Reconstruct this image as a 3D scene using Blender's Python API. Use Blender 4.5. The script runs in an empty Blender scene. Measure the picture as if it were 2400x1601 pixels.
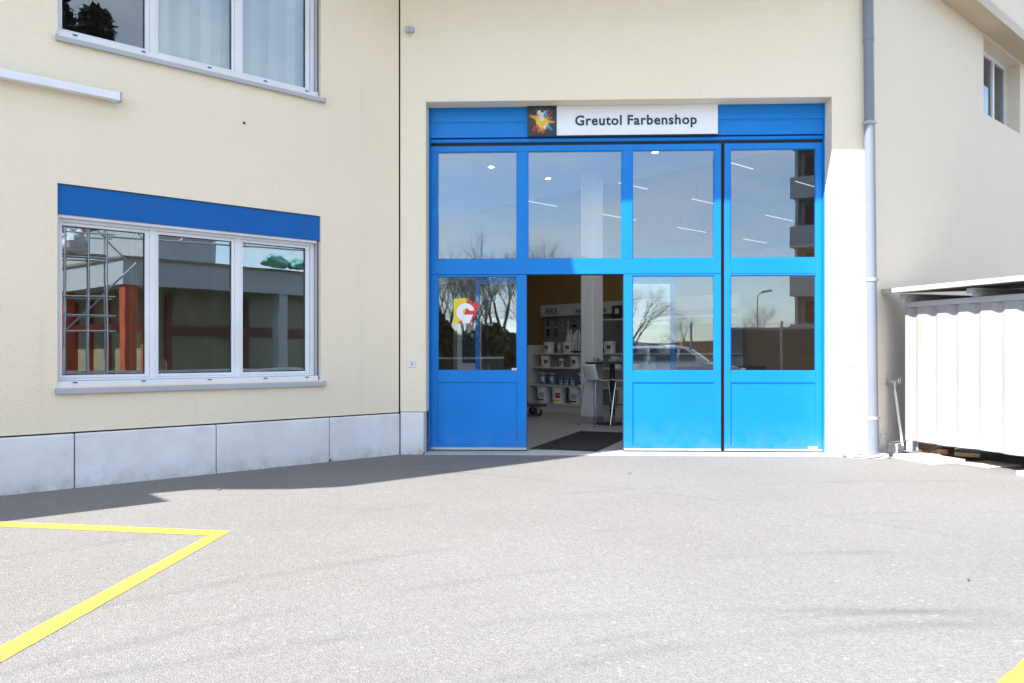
import bpy, bmesh, math, random
from mathutils import Vector, Matrix
R = math.radians
rnd = random.Random(7)
S = bpy.context.scene
COL = S.collection

# ------------------------------------------------------------------ camera
cam = bpy.data.cameras.new('camera')
cam.lens = 28.0; cam.sensor_width = 36.0; cam.shift_y = 0.0102
cam.clip_start = 0.05; cam.clip_end = 5000
co = bpy.data.objects.new('camera', cam); COL.objects.link(co)
co.location = (0, 0, 1.28); co.rotation_euler = (R(90), 0, 0)
S.camera = co

# ------------------------------------------------------------------ light
SUN_EL = 47.3                      # elevation, degrees
TRAVEL = R(33.5)                   # horizontal direction the light travels in
W = bpy.data.worlds.new('World'); S.world = W; W.use_nodes = True
nt = W.node_tree; nt.nodes.clear()
def wn(t, **k):
    n = nt.nodes.new(t)
    for a, b in k.items(): setattr(n, a, b)
    return n
sky = wn('ShaderNodeTexSky', sky_type='NISHITA', sun_disc=False, sun_elevation=R(SUN_EL),
         sun_rotation=R(236.5), altitude=430, air_density=1.0, dust_density=.5, ozone_density=1.0)
tc = wn('ShaderNodeTexCoord'); mp = wn('ShaderNodeMapping'); mp.inputs['Location'].default_value = (3.1, 1.7, 0)
sxw = wn('ShaderNodeSeparateXYZ'); zc = wn('ShaderNodeMath', operation='MAXIMUM'); zc.inputs[1].default_value = 0; za = wn('ShaderNodeMath', operation='ADD'); za.inputs[1].default_value = .16
dxw = wn('ShaderNodeMath', operation='DIVIDE'); dyw = wn('ShaderNodeMath', operation='DIVIDE'); cxw = wn('ShaderNodeCombineXYZ')
nz = wn('ShaderNodeTexNoise'); nz.inputs['Scale'].default_value = 1.15; nz.inputs['Detail'].default_value = 7; nz.inputs['Roughness'].default_value = .58
cr = wn('ShaderNodeValToRGB'); cr.color_ramp.elements[0].position = .40; cr.color_ramp.elements[1].position = .66
mx = wn('ShaderNodeMix', data_type='RGBA'); mx.inputs['B'].default_value = (5.5, 5.45, 5.5, 1)
ml = wn('ShaderNodeMath', operation='MULTIPLY'); ml.inputs[1].default_value = .85
bg = wn('ShaderNodeBackground'); bg.inputs['Strength'].default_value = .15
ow = wn('ShaderNodeOutputWorld')
L = nt.links.new
L(tc.outputs['Generated'], sxw.inputs[0]); L(sxw.outputs[2], zc.inputs[0]); L(zc.outputs[0], za.inputs[0])
L(sxw.outputs[0], dxw.inputs[0]); L(za.outputs[0], dxw.inputs[1]); L(sxw.outputs[1], dyw.inputs[0]); L(za.outputs[0], dyw.inputs[1])
L(dxw.outputs[0], cxw.inputs[0]); L(dyw.outputs[0], cxw.inputs[1]); L(cxw.outputs[0], mp.inputs[0]); L(mp.outputs[0], nz.inputs['Vector']); L(nz.outputs[0], cr.inputs[0])
L(cr.outputs[0], ml.inputs[0]); L(ml.outputs[0], mx.inputs['Factor']); L(sky.outputs[0], mx.inputs['A'])
L(mx.outputs['Result'], bg.inputs['Color']); L(bg.outputs[0], ow.inputs[0])

sl = bpy.data.lights.new('sun', 'SUN'); sl.energy = 4.45; sl.angle = R(.55); sl.color = (1, .97, .925)
so = bpy.data.objects.new('sun', sl); COL.objects.link(so)
ld = Vector((math.cos(TRAVEL) * math.cos(R(SUN_EL)), math.sin(TRAVEL) * math.cos(R(SUN_EL)), -math.sin(R(SUN_EL))))
so.rotation_euler = ld.to_track_quat('-Z', 'Y').to_euler(); so.location = (-20, -14, 25)

S.view_settings.view_transform = 'Standard'; S.view_settings.look = 'None'
S.view_settings.exposure = 1.56; S.view_settings.gamma = 1.0
S.render.engine = 'CYCLES'
S.cycles.use_denoising = True
S.cycles.max_bounces = 8; S.cycles.diffuse_bounces = 4; S.cycles.glossy_bounces = 4; S.cycles.transparent_max_bounces = 16
S.cycles.sample_clamp_indirect = 6.0
S.cycles.caustics_reflective = False; S.cycles.caustics_refractive = False

# ------------------------------------------------------------------ frames of the place
AL, AG = R(42.2), R(-2.27)         # direction of the long walls, of the gate wall
W0 = Vector((-4.56, 7.10, 0)); J = Vector((-1.4057, 9.9601, 0)); C = Vector((4.3781, 9.7309, 0))
U = Vector((math.cos(AL), math.sin(AL), 0)); N = Vector((U.y, -U.x, 0))
G = Vector((math.cos(AG), math.sin(AG), 0)); GI = Vector((-G.y, G.x, 0))
def mirror(p, P, n):
    p = Vector(p); n = n.normalized(); return p - 2 * (p - P).dot(n) * n
def vgate(px, depth, z=0):          # where something seen mirrored in the gate's glass really stands
    return mirror(((px - 1200) / 1867 * depth, depth, z), J + GI * .315, GI)
def vleft(px, depth, z=0):          # the same for the windows of the long wall
    return mirror(((px - 1200) / 1867 * depth, depth, z), W0 - N * .15, N)

# ------------------------------------------------------------------ mesh helpers
class MB:
    def __init__(s): s.v = []; s.f = []; s.m = []
    def add(s, vs, fs, m=0):
        o = len(s.v); s.v += [tuple(v) for v in vs]; s.f += [[i + o for i in f] for f in fs]; s.m += [m] * len(fs); return s
    def box(s, x0, x1, y0, y1, z0, z1, m=0):
        return s.add([(x0,y0,z0),(x1,y0,z0),(x1,y1,z0),(x0,y1,z0),(x0,y0,z1),(x1,y0,z1),(x1,y1,z1),(x0,y1,z1)],
                     [(0,3,2,1),(4,5,6,7),(0,1,5,4),(1,2,6,5),(2,3,7,6),(3,0,4,7)], m)
    def prism(s, poly, z0, z1, m=0):            # poly in x,y
        n = len(poly)
        vs = [(x, y, z0) for x, y in poly] + [(x, y, z1) for x, y in poly]
        return s.add(vs, [list(range(n))[::-1], list(range(n, 2*n))] + [(i, (i+1) % n, n+(i+1) % n, n+i) for i in range(n)], m)
    def prismy(s, poly, y0, y1, m=0):           # poly in x,z, extruded in y (y0 = front)
        n = len(poly)
        vs = [(x, y0, z) for x, z in poly] + [(x, y1, z) for x, z in poly]
        return s.add(vs, [list(range(n)), list(range(n, 2*n))[::-1]] + [(i, n+i, n+(i+1) % n, (i+1) % n) for i in range(n)], m)
    def tube(s, pts, r, seg=8, m=0, cap=True):
        pts = [Vector(p) for p in pts]; rr = r if isinstance(r, (list, tuple)) else [r] * len(pts)
        vs = []; ref = None
        for i, p in enumerate(pts):
            d = (pts[min(i+1, len(pts)-1)] - pts[max(i-1, 0)])
            d = d.normalized() if d.length > 1e-9 else Vector((0, 0, 1))
            if ref is None: ref = Vector((0, 0, 1)) if abs(d.z) < .9 else Vector((1, 0, 0))
            a = d.cross(ref)
            if a.length < 1e-6: a = d.orthogonal()
            a.normalize(); b = d.cross(a); ref = a.cross(d)
            for k in range(seg):
                t = 2 * math.pi * k / seg
                vs.append(p + (a * math.cos(t) + b * math.sin(t)) * rr[i])
        fs = [(i*seg+k, i*seg+(k+1) % seg, (i+1)*seg+(k+1) % seg, (i+1)*seg+k) for i in range(len(pts)-1) for k in range(seg)]
        if cap: fs += [list(range(seg))[::-1], list(range((len(pts)-1)*seg, len(pts)*seg))]
        return s.add(vs, fs, m)
    def lathe(s, prof, seg=24, cx=0, cy=0, m=0):
        vs = [(cx + r*math.cos(2*math.pi*k/seg), cy + r*math.sin(2*math.pi*k/seg), z) for r, z in prof for k in range(seg)]
        n = len(prof)
        fs = [(i*seg+k, i*seg+(k+1) % seg, (i+1)*seg+(k+1) % seg, (i+1)*seg+k) for i in range(n-1) for k in range(seg)]
        fs += [list(range(seg))[::-1], list(range((n-1)*seg, n*seg))]
        return s.add(vs, fs, m)
    def frame(s, x0, x1, z0, z1, w, y0, y1, wb=None, wt=None):      # a rectangular frame
        wb = wb or w; wt = wt or w
        s.box(x0, x0+w, y0, y1, z0, z1); s.box(x1-w, x1, y0, y1, z0, z1)
        s.box(x0+w, x1-w, y0, y1, z0, z0+wb); s.box(x0+w, x1-w, y0, y1, z1-wt, z1); return s
    def mesh(s, name, mats, smooth=False):
        me = bpy.data.meshes.new(name); me.from_pydata(s.v, [], s.f)
        for m in (mats if isinstance(mats, (list, tuple)) else [mats]): me.materials.append(m)
        if any(s.m):
            for p, i in zip(me.polygons, s.m): p.material_index = i
        bm = bmesh.new(); bm.from_mesh(me); bmesh.ops.recalc_face_normals(bm, faces=bm.faces); bm.to_mesh(me); bm.free()
        if smooth:
            for p in me.polygons: p.use_smooth = True
            try: me.set_sharp_from_angle(angle=R(38))
            except Exception: pass
        me.update(); return me
    def obj(s, name, mats, parent=None, loc=(0,0,0), rz=0, smooth=False, bevel=0, label=None):
        o = bpy.data.objects.new(name, s.mesh(name, mats, smooth)); COL.objects.link(o)
        o.location = loc; o.rotation_euler = (0, 0, rz); o.parent = parent
        if bevel:
            b = o.modifiers.new('bevel', 'BEVEL'); b.width = bevel; b.segments = 2; b.limit_method = 'ANGLE'; b.angle_limit = R(50)
        if label: o['label'] = label
        return o
def tag(o, label, cat, group=None):
    o['label'] = label; o['category'] = cat
    if group: o['group'] = group
    return o
def struct(o, kind='structure'): o['kind'] = kind; return o
def thing(name, label, cat, loc=(0,0,0), rz=0, group=None):
    o = bpy.data.objects.new(name, None); o.empty_display_size = .1; COL.objects.link(o)
    o.location = loc; o.rotation_euler = (0, 0, rz); return tag(o, label, cat, group)
def dup(o, loc, rz=None, label=None, parent=None, scale=None):
    c = o.copy(); COL.objects.link(c); c.parent = parent
    if loc is not None: c.location = loc
    if rz is not None: c.rotation_euler = (0, 0, rz)
    if scale is not None: c.scale = scale if isinstance(scale, (tuple, list)) else (scale,)*3
    if label: c['label'] = label
    for ch in list(o.children): dup(ch, None, parent=c)
    return c
def textmesh(txt, size, mat, name='lettering', parent=None, loc=(0,0,0), rot=(R(90),0,0), depth=.002, bold=0.0, shear=0, sx=1, align='LEFT', spacing=1):
    cu = bpy.data.curves.new('t', 'FONT'); cu.body = txt; cu.size = size; cu.extrude = depth; cu.offset = bold
    cu.shear = shear; cu.align_x = align; cu.space_character = spacing; cu.resolution_u = 3
    t = bpy.data.objects.new('t', cu); COL.objects.link(t)
    bpy.context.view_layer.update()
    me = bpy.data.meshes.new_from_object(t.evaluated_get(bpy.context.evaluated_depsgraph_get()))
    bpy.data.objects.remove(t); me.materials.clear(); me.materials.append(mat)
    o = bpy.data.objects.new(name, me); COL.objects.link(o); o.parent = parent; o.location = loc; o.rotation_euler = rot; o.scale = (sx, 1, 1)
    return o

# ------------------------------------------------------------------ materials
def mat(name, col, rough=.6, metal=0, spec=.5, var=.06, vscale=3, bump=0, bscale=60, coat=0, emit=None, estr=0):
    m = bpy.data.materials.new(name); m.use_nodes = True; t = m.node_tree; b = t.nodes['Principled BSDF']
    b.inputs['Roughness'].default_value = rough; b.inputs['Metallic'].default_value = metal
    b.inputs['Specular IOR Level'].default_value = spec; b.inputs['Coat Weight'].default_value = coat
    c4 = (*col, 1)
    tcn = t.nodes.new('ShaderNodeTexCoord')
    if var:
        n = t.nodes.new('ShaderNodeTexNoise'); n.inputs['Scale'].default_value = vscale; n.inputs['Detail'].default_value = 6
        t.links.new(tcn.outputs['Object'], n.inputs['Vector'])
        mr = t.nodes.new('ShaderNodeMapRange'); mr.inputs['From Min'].default_value = .3; mr.inputs['From Max'].default_value = .7
        mr.inputs['To Min'].default_value = 1-var; mr.inputs['To Max'].default_value = 1+var
        t.links.new(n.outputs[0], mr.inputs[0])
        v = t.nodes.new('ShaderNodeMix'); v.data_type = 'RGBA'; v.blend_type = 'MULTIPLY'; v.inputs['Factor'].default_value = 1
        v.inputs['A'].default_value = c4
        t.links.new(mr.outputs[0], v.inputs['B']); t.links.new(v.outputs['Result'], b.inputs['Base Color'])
    else: b.inputs['Base Color'].default_value = c4
    if bump:
        n2 = t.nodes.new('ShaderNodeTexNoise'); n2.inputs['Scale'].default_value = bscale; n2.inputs['Detail'].default_value = 3
        t.links.new(tcn.outputs['Object'], n2.inputs['Vector'])
        bp = t.nodes.new('ShaderNodeBump'); bp.inputs['Strength'].default_value = bump; bp.inputs['Distance'].default_value = .01
        t.links.new(n2.outputs[0], bp.inputs['Height']); t.links.new(bp.outputs[0], b.inputs['Normal'])
    if emit:
        b.inputs['Emission Color'].default_value = (*emit, 1); b.inputs['Emission Strength'].default_value = estr
    return m
class NT:                                    # little node-building helper
    def __init__(s, m): s.t = m.node_tree; s.b = s.t.nodes['Principled BSDF']; s.tc = s.t.nodes.new('ShaderNodeTexCoord')
    def n(s, typ, **k):
        o = s.t.nodes.new(typ)
        for a, b in k.items():
            if a.startswith('i_'): o.inputs[a[2:].replace('_', ' ')].default_value = b
            else: setattr(o, a, b)
        return o
    def l(s, a, b): s.t.links.new(a, b)
    def noise(s, scale, detail=4, rough=.55, vec=None, stretch=None):
        o = s.n('ShaderNodeTexNoise', i_Scale=scale, i_Detail=detail, i_Roughness=rough)
        v = vec or s.tc.outputs['Object']
        if stretch:
            mpn = s.n('ShaderNodeMapping'); mpn.inputs['Scale'].default_value = stretch; s.l(v, mpn.inputs[0]); v = mpn.outputs[0]
        s.l(v, o.inputs['Vector']); return o.outputs[0]
    def rng(s, x, a, b, c, d):
        o = s.n('ShaderNodeMapRange'); s.l(x, o.inputs[0])
        for i, v in zip(('From Min', 'From Max', 'To Min', 'To Max'), (a, b, c, d)): o.inputs[i].default_value = v
        return o.outputs[0]
    def math(s, op, a, b=None):
        o = s.n('ShaderNodeMath', operation=op)
        for i, v in enumerate((a, b)):
            if v is None: continue
            if isinstance(v, (int, float)): o.inputs[i].default_value = v
            else: s.l(v, o.inputs[i])
        return o.outputs[0]
    def mix(s, f, a, b, mode='MIX'):
        o = s.n('ShaderNodeMix', data_type='RGBA', blend_type=mode)
        for i, v in (('Factor', f), ('A', a), ('B', b)):
            if isinstance(v, (int, float)): o.inputs[i].default_value = v if i == 'Factor' else (v, v, v, 1)
            elif isinstance(v, tuple): o.inputs[i].default_value = (*v, 1)
            else: s.l(v, o.inputs[i])
        return o.outputs['Result']
    def bump(s, h, strength, dist=.01, nrm=None):
        o = s.n('ShaderNodeBump', i_Strength=strength, i_Distance=dist); s.l(h, o.inputs['Height'])
        if nrm: s.l(nrm, o.inputs['Normal'])
        return o.outputs[0]
def newmat(name, rough=.7, spec=.4):
    m = bpy.data.materials.new(name); m.use_nodes = True; k = NT(m)
    k.b.inputs['Roughness'].default_value = rough; k.b.inputs['Specular IOR Level'].default_value = spec
    return m, k

def stucco(name, c1, c2, dirt=.35):
    m, k = newmat(name, .88, .25)
    big = k.rng(k.noise(.7, 5, .6), .35, .68, 0, 1)
    c = k.mix(big, c1, c2)
    fine = k.rng(k.noise(110, 3, .65), .3, .7, .92, 1.06)
    c = k.mix(1, c, fine, 'MULTIPLY')
    # dirt streaks running down the render
    st = k.rng(k.noise(1.0, 6, .65, stretch=(5, 5, .22)), .56, .78, 0, dirt)
    c = k.mix(st, c, (.52, .48, .40))
    k.l(c, k.b.inputs['Base Color'])
    h = k.math('ADD', k.math('MULTIPLY', k.noise(85, 4, .6), .9), k.math('MULTIPLY', k.noise(28, 2), .55))
    k.l(k.bump(h, .9, .010), k.b.inputs['Normal'])
    return m
M = {}
M['stucco'] = stucco('stucco_cream', (.87, .775, .605), (.84, .75, .59), .13)
M['stucco_white'] = stucco('stucco_gate', (.87, .78, .62), (.845, .76, .61), .07)
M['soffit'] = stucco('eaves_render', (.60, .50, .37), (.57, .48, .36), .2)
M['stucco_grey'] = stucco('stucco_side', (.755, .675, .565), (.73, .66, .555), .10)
def paint(name, col, rough=.35):
    m, k = newmat(name, rough, .22)
    c = k.mix(k.rng(k.noise(1.6, 5), .3, .7, 0, 1), tuple(x*.94 for x in col), tuple(min(1, x*1.05) for x in col))
    sp = k.rng(k.noise(45, 4, .7), .70, .78, 0, .25)
    c = k.mix(sp, c, tuple(min(1, x*.8+.05) for x in col))
    k.l(c, k.b.inputs['Base Color']); k.l(k.rng(k.noise(7, 4), .3, .7, rough-.07, rough+.1), k.b.inputs['Roughness'])
    k.l(k.bump(k.noise(240, 2), .05, .004), k.b.inputs['Normal'])
    return m
def foot_dirt(m, col, amt, h):          # splashed dust that clings to the lowest part
    k = NT(m); lk = k.b.inputs['Base Color'].links[0]; src = lk.from_socket
    sz = k.n('ShaderNodeSeparateXYZ'); k.l(k.tc.outputs['Object'], sz.inputs[0])
    f = k.math('MULTIPLY', k.rng(sz.outputs[2], 0, h, 1, 0), k.rng(k.noise(6, 7, .7), .38, .68, 0, amt))
    k.l(k.mix(f, src, col), k.b.inputs['Base Color']); return m
M['blue'] = foot_dirt(paint('blue_gate_paint', (.006, .205, .63), .38), (.26, .28, .30), .24, .42)
M['bluebox'] = paint('blue_shutter_paint', (.004, .112, .39), .5)
M['white'] = paint('white_window_frame', (.74, .76, .80), .3)
M['alu'] = mat('aluminium', (.56, .58, .62), .4, .6, var=.05)
M['sill'] = paint('grey_sill_metal', (.42, .44, .48), .4)
M['dark'] = mat('dark_rubber', (.015, .016, .018), .7, var=0)
M['joint'] = mat('joint_filler', (.03, .028, .025), .9, var=.2, vscale=8)
M['pipe'] = paint('grey_pipe', (.20, .22, .26), .45)
M['pipe_l'] = paint('grey_pipe_clip', (.36, .38, .42), .45)
def concrete(name, c, stain, amt, bump=.35):
    m, k = newmat(name, .85, .3)
    a = k.mix(k.rng(k.noise(2.2, 7, .62), .33, .68, 0, 1), tuple(x*.9 for x in c), tuple(min(1, x*1.07) for x in c))
    a = k.mix(k.rng(k.noise(120, 3, .6), .3, .7, 0, .16), a, tuple(x*.6 for x in c))
    a = k.mix(k.rng(k.noise(3.5, 8, .7, stretch=(1, 1, .5)), .52, .72, 0, amt), a, stain)
    k.l(a, k.b.inputs['Base Color'])
    k.l(k.bump(k.math('ADD', k.noise(90, 4), k.noise(14, 4)), bump, .005), k.b.inputs['Normal'])
    return m
M['plinth'] = concrete('plinth_concrete', (.75, .765, .785), (.63, .645, .67), .5, .12)
foot_dirt(M['plinth'], (.34, .32, .29), .75, .16)
M['conc'] = concrete('kerb_concrete', (.52, .505, .47), (.13, .12, .105), .85, .7)
M['slab'] = concrete('paving_slab', (.62, .61, .585), (.42, .41, .39), .5, .4)
M['thresh'] = concrete('threshold_concrete', (.47, .46, .44), (.27, .26, .25), .5, .2)
def glass(name, refl, tint=(1, 1, 1), wav=.02):
    m = bpy.data.materials.new(name); m.use_nodes = True; t = m.node_tree; t.nodes.clear()
    n = lambda x: t.nodes.new(x)
    tr = n('ShaderNodeBsdfTransparent'); tr.inputs[0].default_value = (*tint, 1)
    gl = n('ShaderNodeBsdfGlossy'); gl.inputs['Roughness'].default_value = 0; gl.inputs['Color'].default_value = (.80, .90, 1, 1)
    lw = n('ShaderNodeFresnel'); lw.inputs['IOR'].default_value = 1.5
    mr = n('ShaderNodeMapRange'); mr.inputs['From Min'].default_value = .03; mr.inputs['From Max'].default_value = 1
    mr.inputs['To Min'].default_value = refl; mr.inputs['To Max'].default_value = 1
    tcn = n('ShaderNodeTexCoord'); nzn = n('ShaderNodeTexNoise'); nzn.inputs['Scale'].default_value = 1.6; nzn.inputs['Detail'].default_value = 1
    bp = n('ShaderNodeBump'); bp.inputs['Strength'].default_value = wav; bp.inputs['Distance'].default_value = .02
    mxs = n('ShaderNodeMixShader'); o = n('ShaderNodeOutputMaterial')
    l = t.links.new
    l(tcn.outputs['Object'], nzn.inputs['Vector']); l(nzn.outputs[0], bp.inputs['Height']); l(bp.outputs[0], gl.inputs['Normal'])
    l(lw.outputs[0], mr.inputs[0]); l(mr.outputs[0], mxs.inputs[0]); l(tr.outputs[0], mxs.inputs[1]); l(gl.outputs[0], mxs.inputs[2]); l(mxs.outputs[0], o.inputs[0])
    return m
M['glass'] = glass('gate_glass', .105, (.95, .97, .98))
M['glass2'] = glass('window_glass', .18, (.84, .89, .88), .03)
M['glass3'] = glass('upper_window_glass', .07, (.99, 1, 1), .03)
M['yellow'] = None
# asphalt: light worn grey with chippings, tyre arcs and a few stains
def asphalt():
    m, k = newmat('asphalt', .9, .22)
    P = k.tc.outputs['Object']
    c = k.mix(k.rng(k.noise(.35, 5, .6), .35, .65, 0, 1), (.182, .175, .166), (.205, .198, .188))
    vo = k.n('ShaderNodeTexVoronoi', i_Scale=120.0); k.l(P, vo.inputs['Vector'])
    sep = k.n('ShaderNodeSeparateColor'); k.l(vo.outputs['Color'], sep.inputs[0])
    c = k.mix(1, c, k.rng(sep.outputs[0], 0, 1, .83, 1.14), 'MULTIPLY')
    vo2 = k.n('ShaderNodeTexVoronoi', i_Scale=48.0); k.l(P, vo2.inputs['Vector'])
    sep2 = k.n('ShaderNodeSeparateColor'); k.l(vo2.outputs['Color'], sep2.inputs[0])
    c = k.mix(1, c, k.rng(sep2.outputs[1], 0, 1, .95, 1.05), 'MULTIPLY')
    c = k.mix(k.rng(sep2.outputs[0], .965, 1, 0, .3), c, (.36, .35, .34))          # pale chippings
    c = k.mix(k.rng(k.noise(14, 5, .7), .66, .78, 0, .30), c, (.125, .122, .118))
    # stains with a shape of their own
    st = k.rng(k.noise(1.3, 7, .72), .63, .76, 0, .5)
    c = k.mix(st, c, (.128, .125, .121))
    lt = k.rng(k.noise(.9, 6, .7, stretch=(1, 2.2, 1)), .60, .75, 0, .4)
    c = k.mix(lt, c, (.235, .229, .221))
    # tyre arcs
    sx = k.n('ShaderNodeSeparateXYZ'); k.l(P, sx.inputs[0])
    arcn = k.rng(k.noise(.8, 4, .6), .42, .66, 0, 1)
    for (cx, cy, r, w, a) in ((2.4, -1.2, 4.95, .09, .42), (2.45, -1.2, 5.15, .05, .3), (2.6, -1.4, 6.5, .08, .34), (2.2, -.8, 3.7, .08, .4), (-6, -2, 11.8, .08, .25), (4.2, -3.0, 9.4, .08, .34), (4.3, -3.0, 10.9, .08, .28), (1.4, -2.2, 6.15, .08, .34)):
        dx = k.math('SUBTRACT', sx.outputs[0], cx); dy = k.math('SUBTRACT', sx.outputs[1], cy)
        d = k.math('SQRT', k.math('ADD', k.math('MULTIPLY', dx, dx), k.math('MULTIPLY', dy, dy)))
        e = k.math('ABSOLUTE', k.math('SUBTRACT', d, r))
        band = k.rng(e, 0, w, 1, 0)
        f = k.math('MULTIPLY', k.math('MULTIPLY', band, arcn), a)
        c = k.mix(f, c, (.085, .083, .081))
    k.l(c, k.b.inputs['Base Color'])
    h = k.math('ADD', vo.outputs['Distance'], k.math('MULTIPLY', k.noise(60, 3), .8))
    k.l(k.bump(h, .55, .006), k.b.inputs['Normal'])
    return m
M['asphalt'] = asphalt()
def roadpaint():
    m, k = newmat('yellow_line_paint', .75, .3)
    c = k.mix(k.rng(k.noise(5, 5), .3, .7, 0, 1), (.56, .41, .060), (.52, .38, .058))
    c = k.mix(k.rng(k.noise(90, 4, .7), .62, .74, 0, .35), c, (.34, .27, .08))
    c = k.mix(k.rng(k.noise(26, 7, .8), .60, .66, 0, .75), c, (.20, .185, .14))
    k.l(c, k.b.inputs['Base Color']); k.l(k.bump(k.noise(110, 3), .4, .004), k.b.inputs['Normal']); return m
M['yellow'] = roadpaint()
M['wallin'] = mat('white_interior_paint', (.70, .70, .69), .8, var=.03)
M['ceil'] = mat('ceiling_paint', (.88, .88, .87), .85, var=.03)
M['ceil2'] = mat('grey_ceiling', (.36, .37, .38), .85, var=.05)
M['ochre'] = mat('ochre_partition', (.46, .31, .13), .8, var=.06)
M['ochre2'] = mat('brown_shop_partition', (.22, .135, .05), .8, var=.06)
M['peg'] = mat('grey_pegboard', (.15, .15, .145), .7, var=.06)
M['floor'] = mat('grey_floor_coating', (.36, .36, .37), .32, spec=.5, var=.07, vscale=1.5)
M['black'] = mat('black_plastic', (.02, .02, .022), .5, var=.1)
M['mat'] = mat('black_doormat', (.016, .017, .022), .95, var=.25, vscale=30, bump=.6, bscale=220)
M['shelf'] = mat('shelf_metal', (.55, .55, .52), .5, var=.04)
M['bucket'] = mat('white_bucket_plastic', (.68, .69, .70), .4, var=.03)
M['bluecan'] = mat('blue_can_print', (.06, .17, .36), .35, var=.1)
M['print'] = mat('dark_label_print', (.06, .065, .08), .5, var=.3, vscale=30)
M['printb'] = mat('grey_label_print', (.36, .40, .46), .5, var=.3, vscale=30)
M['red'] = mat('red_vinyl', (.62, .035, .02), .45, var=.03)
M['yel'] = mat('yellow_vinyl', (.72, .56, .03), .45, var=.03)
M['vwhite'] = mat('white_vinyl', (.80, .80, .82), .45, var=.02)
M['ink'] = mat('sign_ink', (.018, .023, .033), .5, var=0)
M['signwhite'] = mat('sign_panel', (.78, .80, .84), .45, var=.015)
M['signdark'] = mat('sign_dark_panel', (.018, .019, .024), .5, var=.2, vscale=12)
M['chrome'] = mat('chrome', (.72, .73, .74), .16, 1, var=0)
M['brass'] = mat('tap_metal', (.62, .62, .61), .25, 1, var=.15, vscale=40)
M['hose'] = mat('white_plastic_pipe', (.66, .64, .62), .5, var=.06)
M['shed'] = paint('white_shed_sheet', (.30, .305, .31), .5)
M['shedgrey'] = paint('grey_flashing', (.40, .415, .43), .5)
M['fibre'] = concrete('fibre_cement_roof', (.46, .45, .42), (.2, .19, .16), .6, .5)
M['wood'] = mat('raw_timber', (.30, .19, .115), .8, var=.25, vscale=9)
M['brick'] = mat('brick', (.24, .12, .075), .9, var=.2, vscale=12)
M['straw'] = mat('brown_bristle', (.15, .085, .045), .9, var=.3, vscale=25)
M['bark'] = mat('bark', (.13, .11, .09), .9, var=.3, vscale=6)
M['twig'] = mat('twig', (.19, .165, .13), .9, var=.3, vscale=2)
M['twigpale'] = mat('budding_twig', (.38, .39, .27), .9, var=.3, vscale=2)
M['leaf'] = mat('hedge_leaf', (.085, .095, .055), .75, var=.45, vscale=3)
M['grass'] = mat('grass', (.09, .12, .035), .95, var=.3, vscale=.2)
M['hill'] = mat('wooded_hill', (.05, .06, .045), .95, var=.35, vscale=.03)
M['galv'] = mat('galvanised', (.42, .43, .44), .5, .7, var=.15, vscale=10)
M['lampspot'] = mat('lamp_glow', (.9, .9, .9), .5, var=0, emit=(1, .96, .88), estr=120)
M['tubelamp'] = mat('tube_glow', (.9, .9, .9), .5, var=0, emit=(1, .98, .95), estr=.32)
M['blind'] = mat('vertical_blind', (.80, .90, .84), .75, var=.04)
M['orange'] = mat('orange_paint', (.55, .17, .02), .5, var=.1)
M['redsteel'] = mat('red_steel', (.42, .075, .03), .5, var=.1)
M['fascia'] = mat('grey_fascia', (.42, .42, .42), .6, var=.05)
M['hallglass'] = mat('dark_hall_glazing', (.29, .27, .17), .2, var=.2)
M['brown'] = mat('brown_shutter', (.17, .065, .04), .6, var=.1)
M['aptgrey'] = mat('balcony_grey', (.40, .41, .42), .7, var=.04)
M['cargls'] = mat('car_glass', (.02, .025, .03), .06, var=0, spec=.6)
M['carwhite'] = mat('white_car_paint', (.70, .71, .72), .25, var=0, coat=.6)
M['teal'] = mat('teal_netting', (.22, .48, .40), .8, var=.2, vscale=8)
M['tarp'] = mat('white_tarp', (.65, .65, .68), .6, var=.15, vscale=4)
M['darkwall'] = mat('dark_site_wall', (.045, .043, .045), .7, var=.2, vscale=2)
M['plank'] = mat('scaffold_plank', (.24, .18, .12), .85, var=.2, vscale=5)

# ================================================================== ground
ter = MB(); ter.add([(-1500,-1500,-.06),(1500,-1500,-.06),(1500,1500,-.06),(-1500,1500,-.06)], [(0,1,2,3)])
struct(ter.obj('ground', M['grass']))
yard = MB(); yard.add([(-60,-46,0),(70,-46,0),(70,60,0),(-60,60,0)], [(0,1,2,3)])
yard = struct(yard.obj('asphalt_yard', M['asphalt']))
# painted yellow lines of the parking bay
def marking(poly):
    b = MB(); r = random.Random(len(poly)*100 + int(poly[0][0]*50)); pts = []
    for i in range(len(poly)):                          # slightly ragged edges
        p, q = Vector(poly[i]), Vector(poly[(i+1) % len(poly)]); n = max(1, int((q-p).length/.03))
        for j in range(n): pts.append(p.lerp(q, j/n) + (Vector((r.uniform(-1,1), r.uniform(-1,1)))*.0028 if j else Vector((0,0))))
    b.add([(p.x, p.y, .0028) for p in pts], [list(range(len(pts)))]); return b.obj('yellow_line', M['yellow'], yard)
marking([(-2.006,5.684), (-6.5,6.462), (-6.5,6.312), (-2.116,5.549)][::-1])
marking([(-2.006,5.684), (-2.116,5.549), (-2.34,1.2), (-2.19,1.2)][::-1])
marking([(1.872,3.075), (1.985,2.955), (4.30,5.10), (4.19,5.22)])
marking([(1.872,3.075), (1.75,1.2), (1.90,1.2), (1.985,2.955)][::-1])

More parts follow.
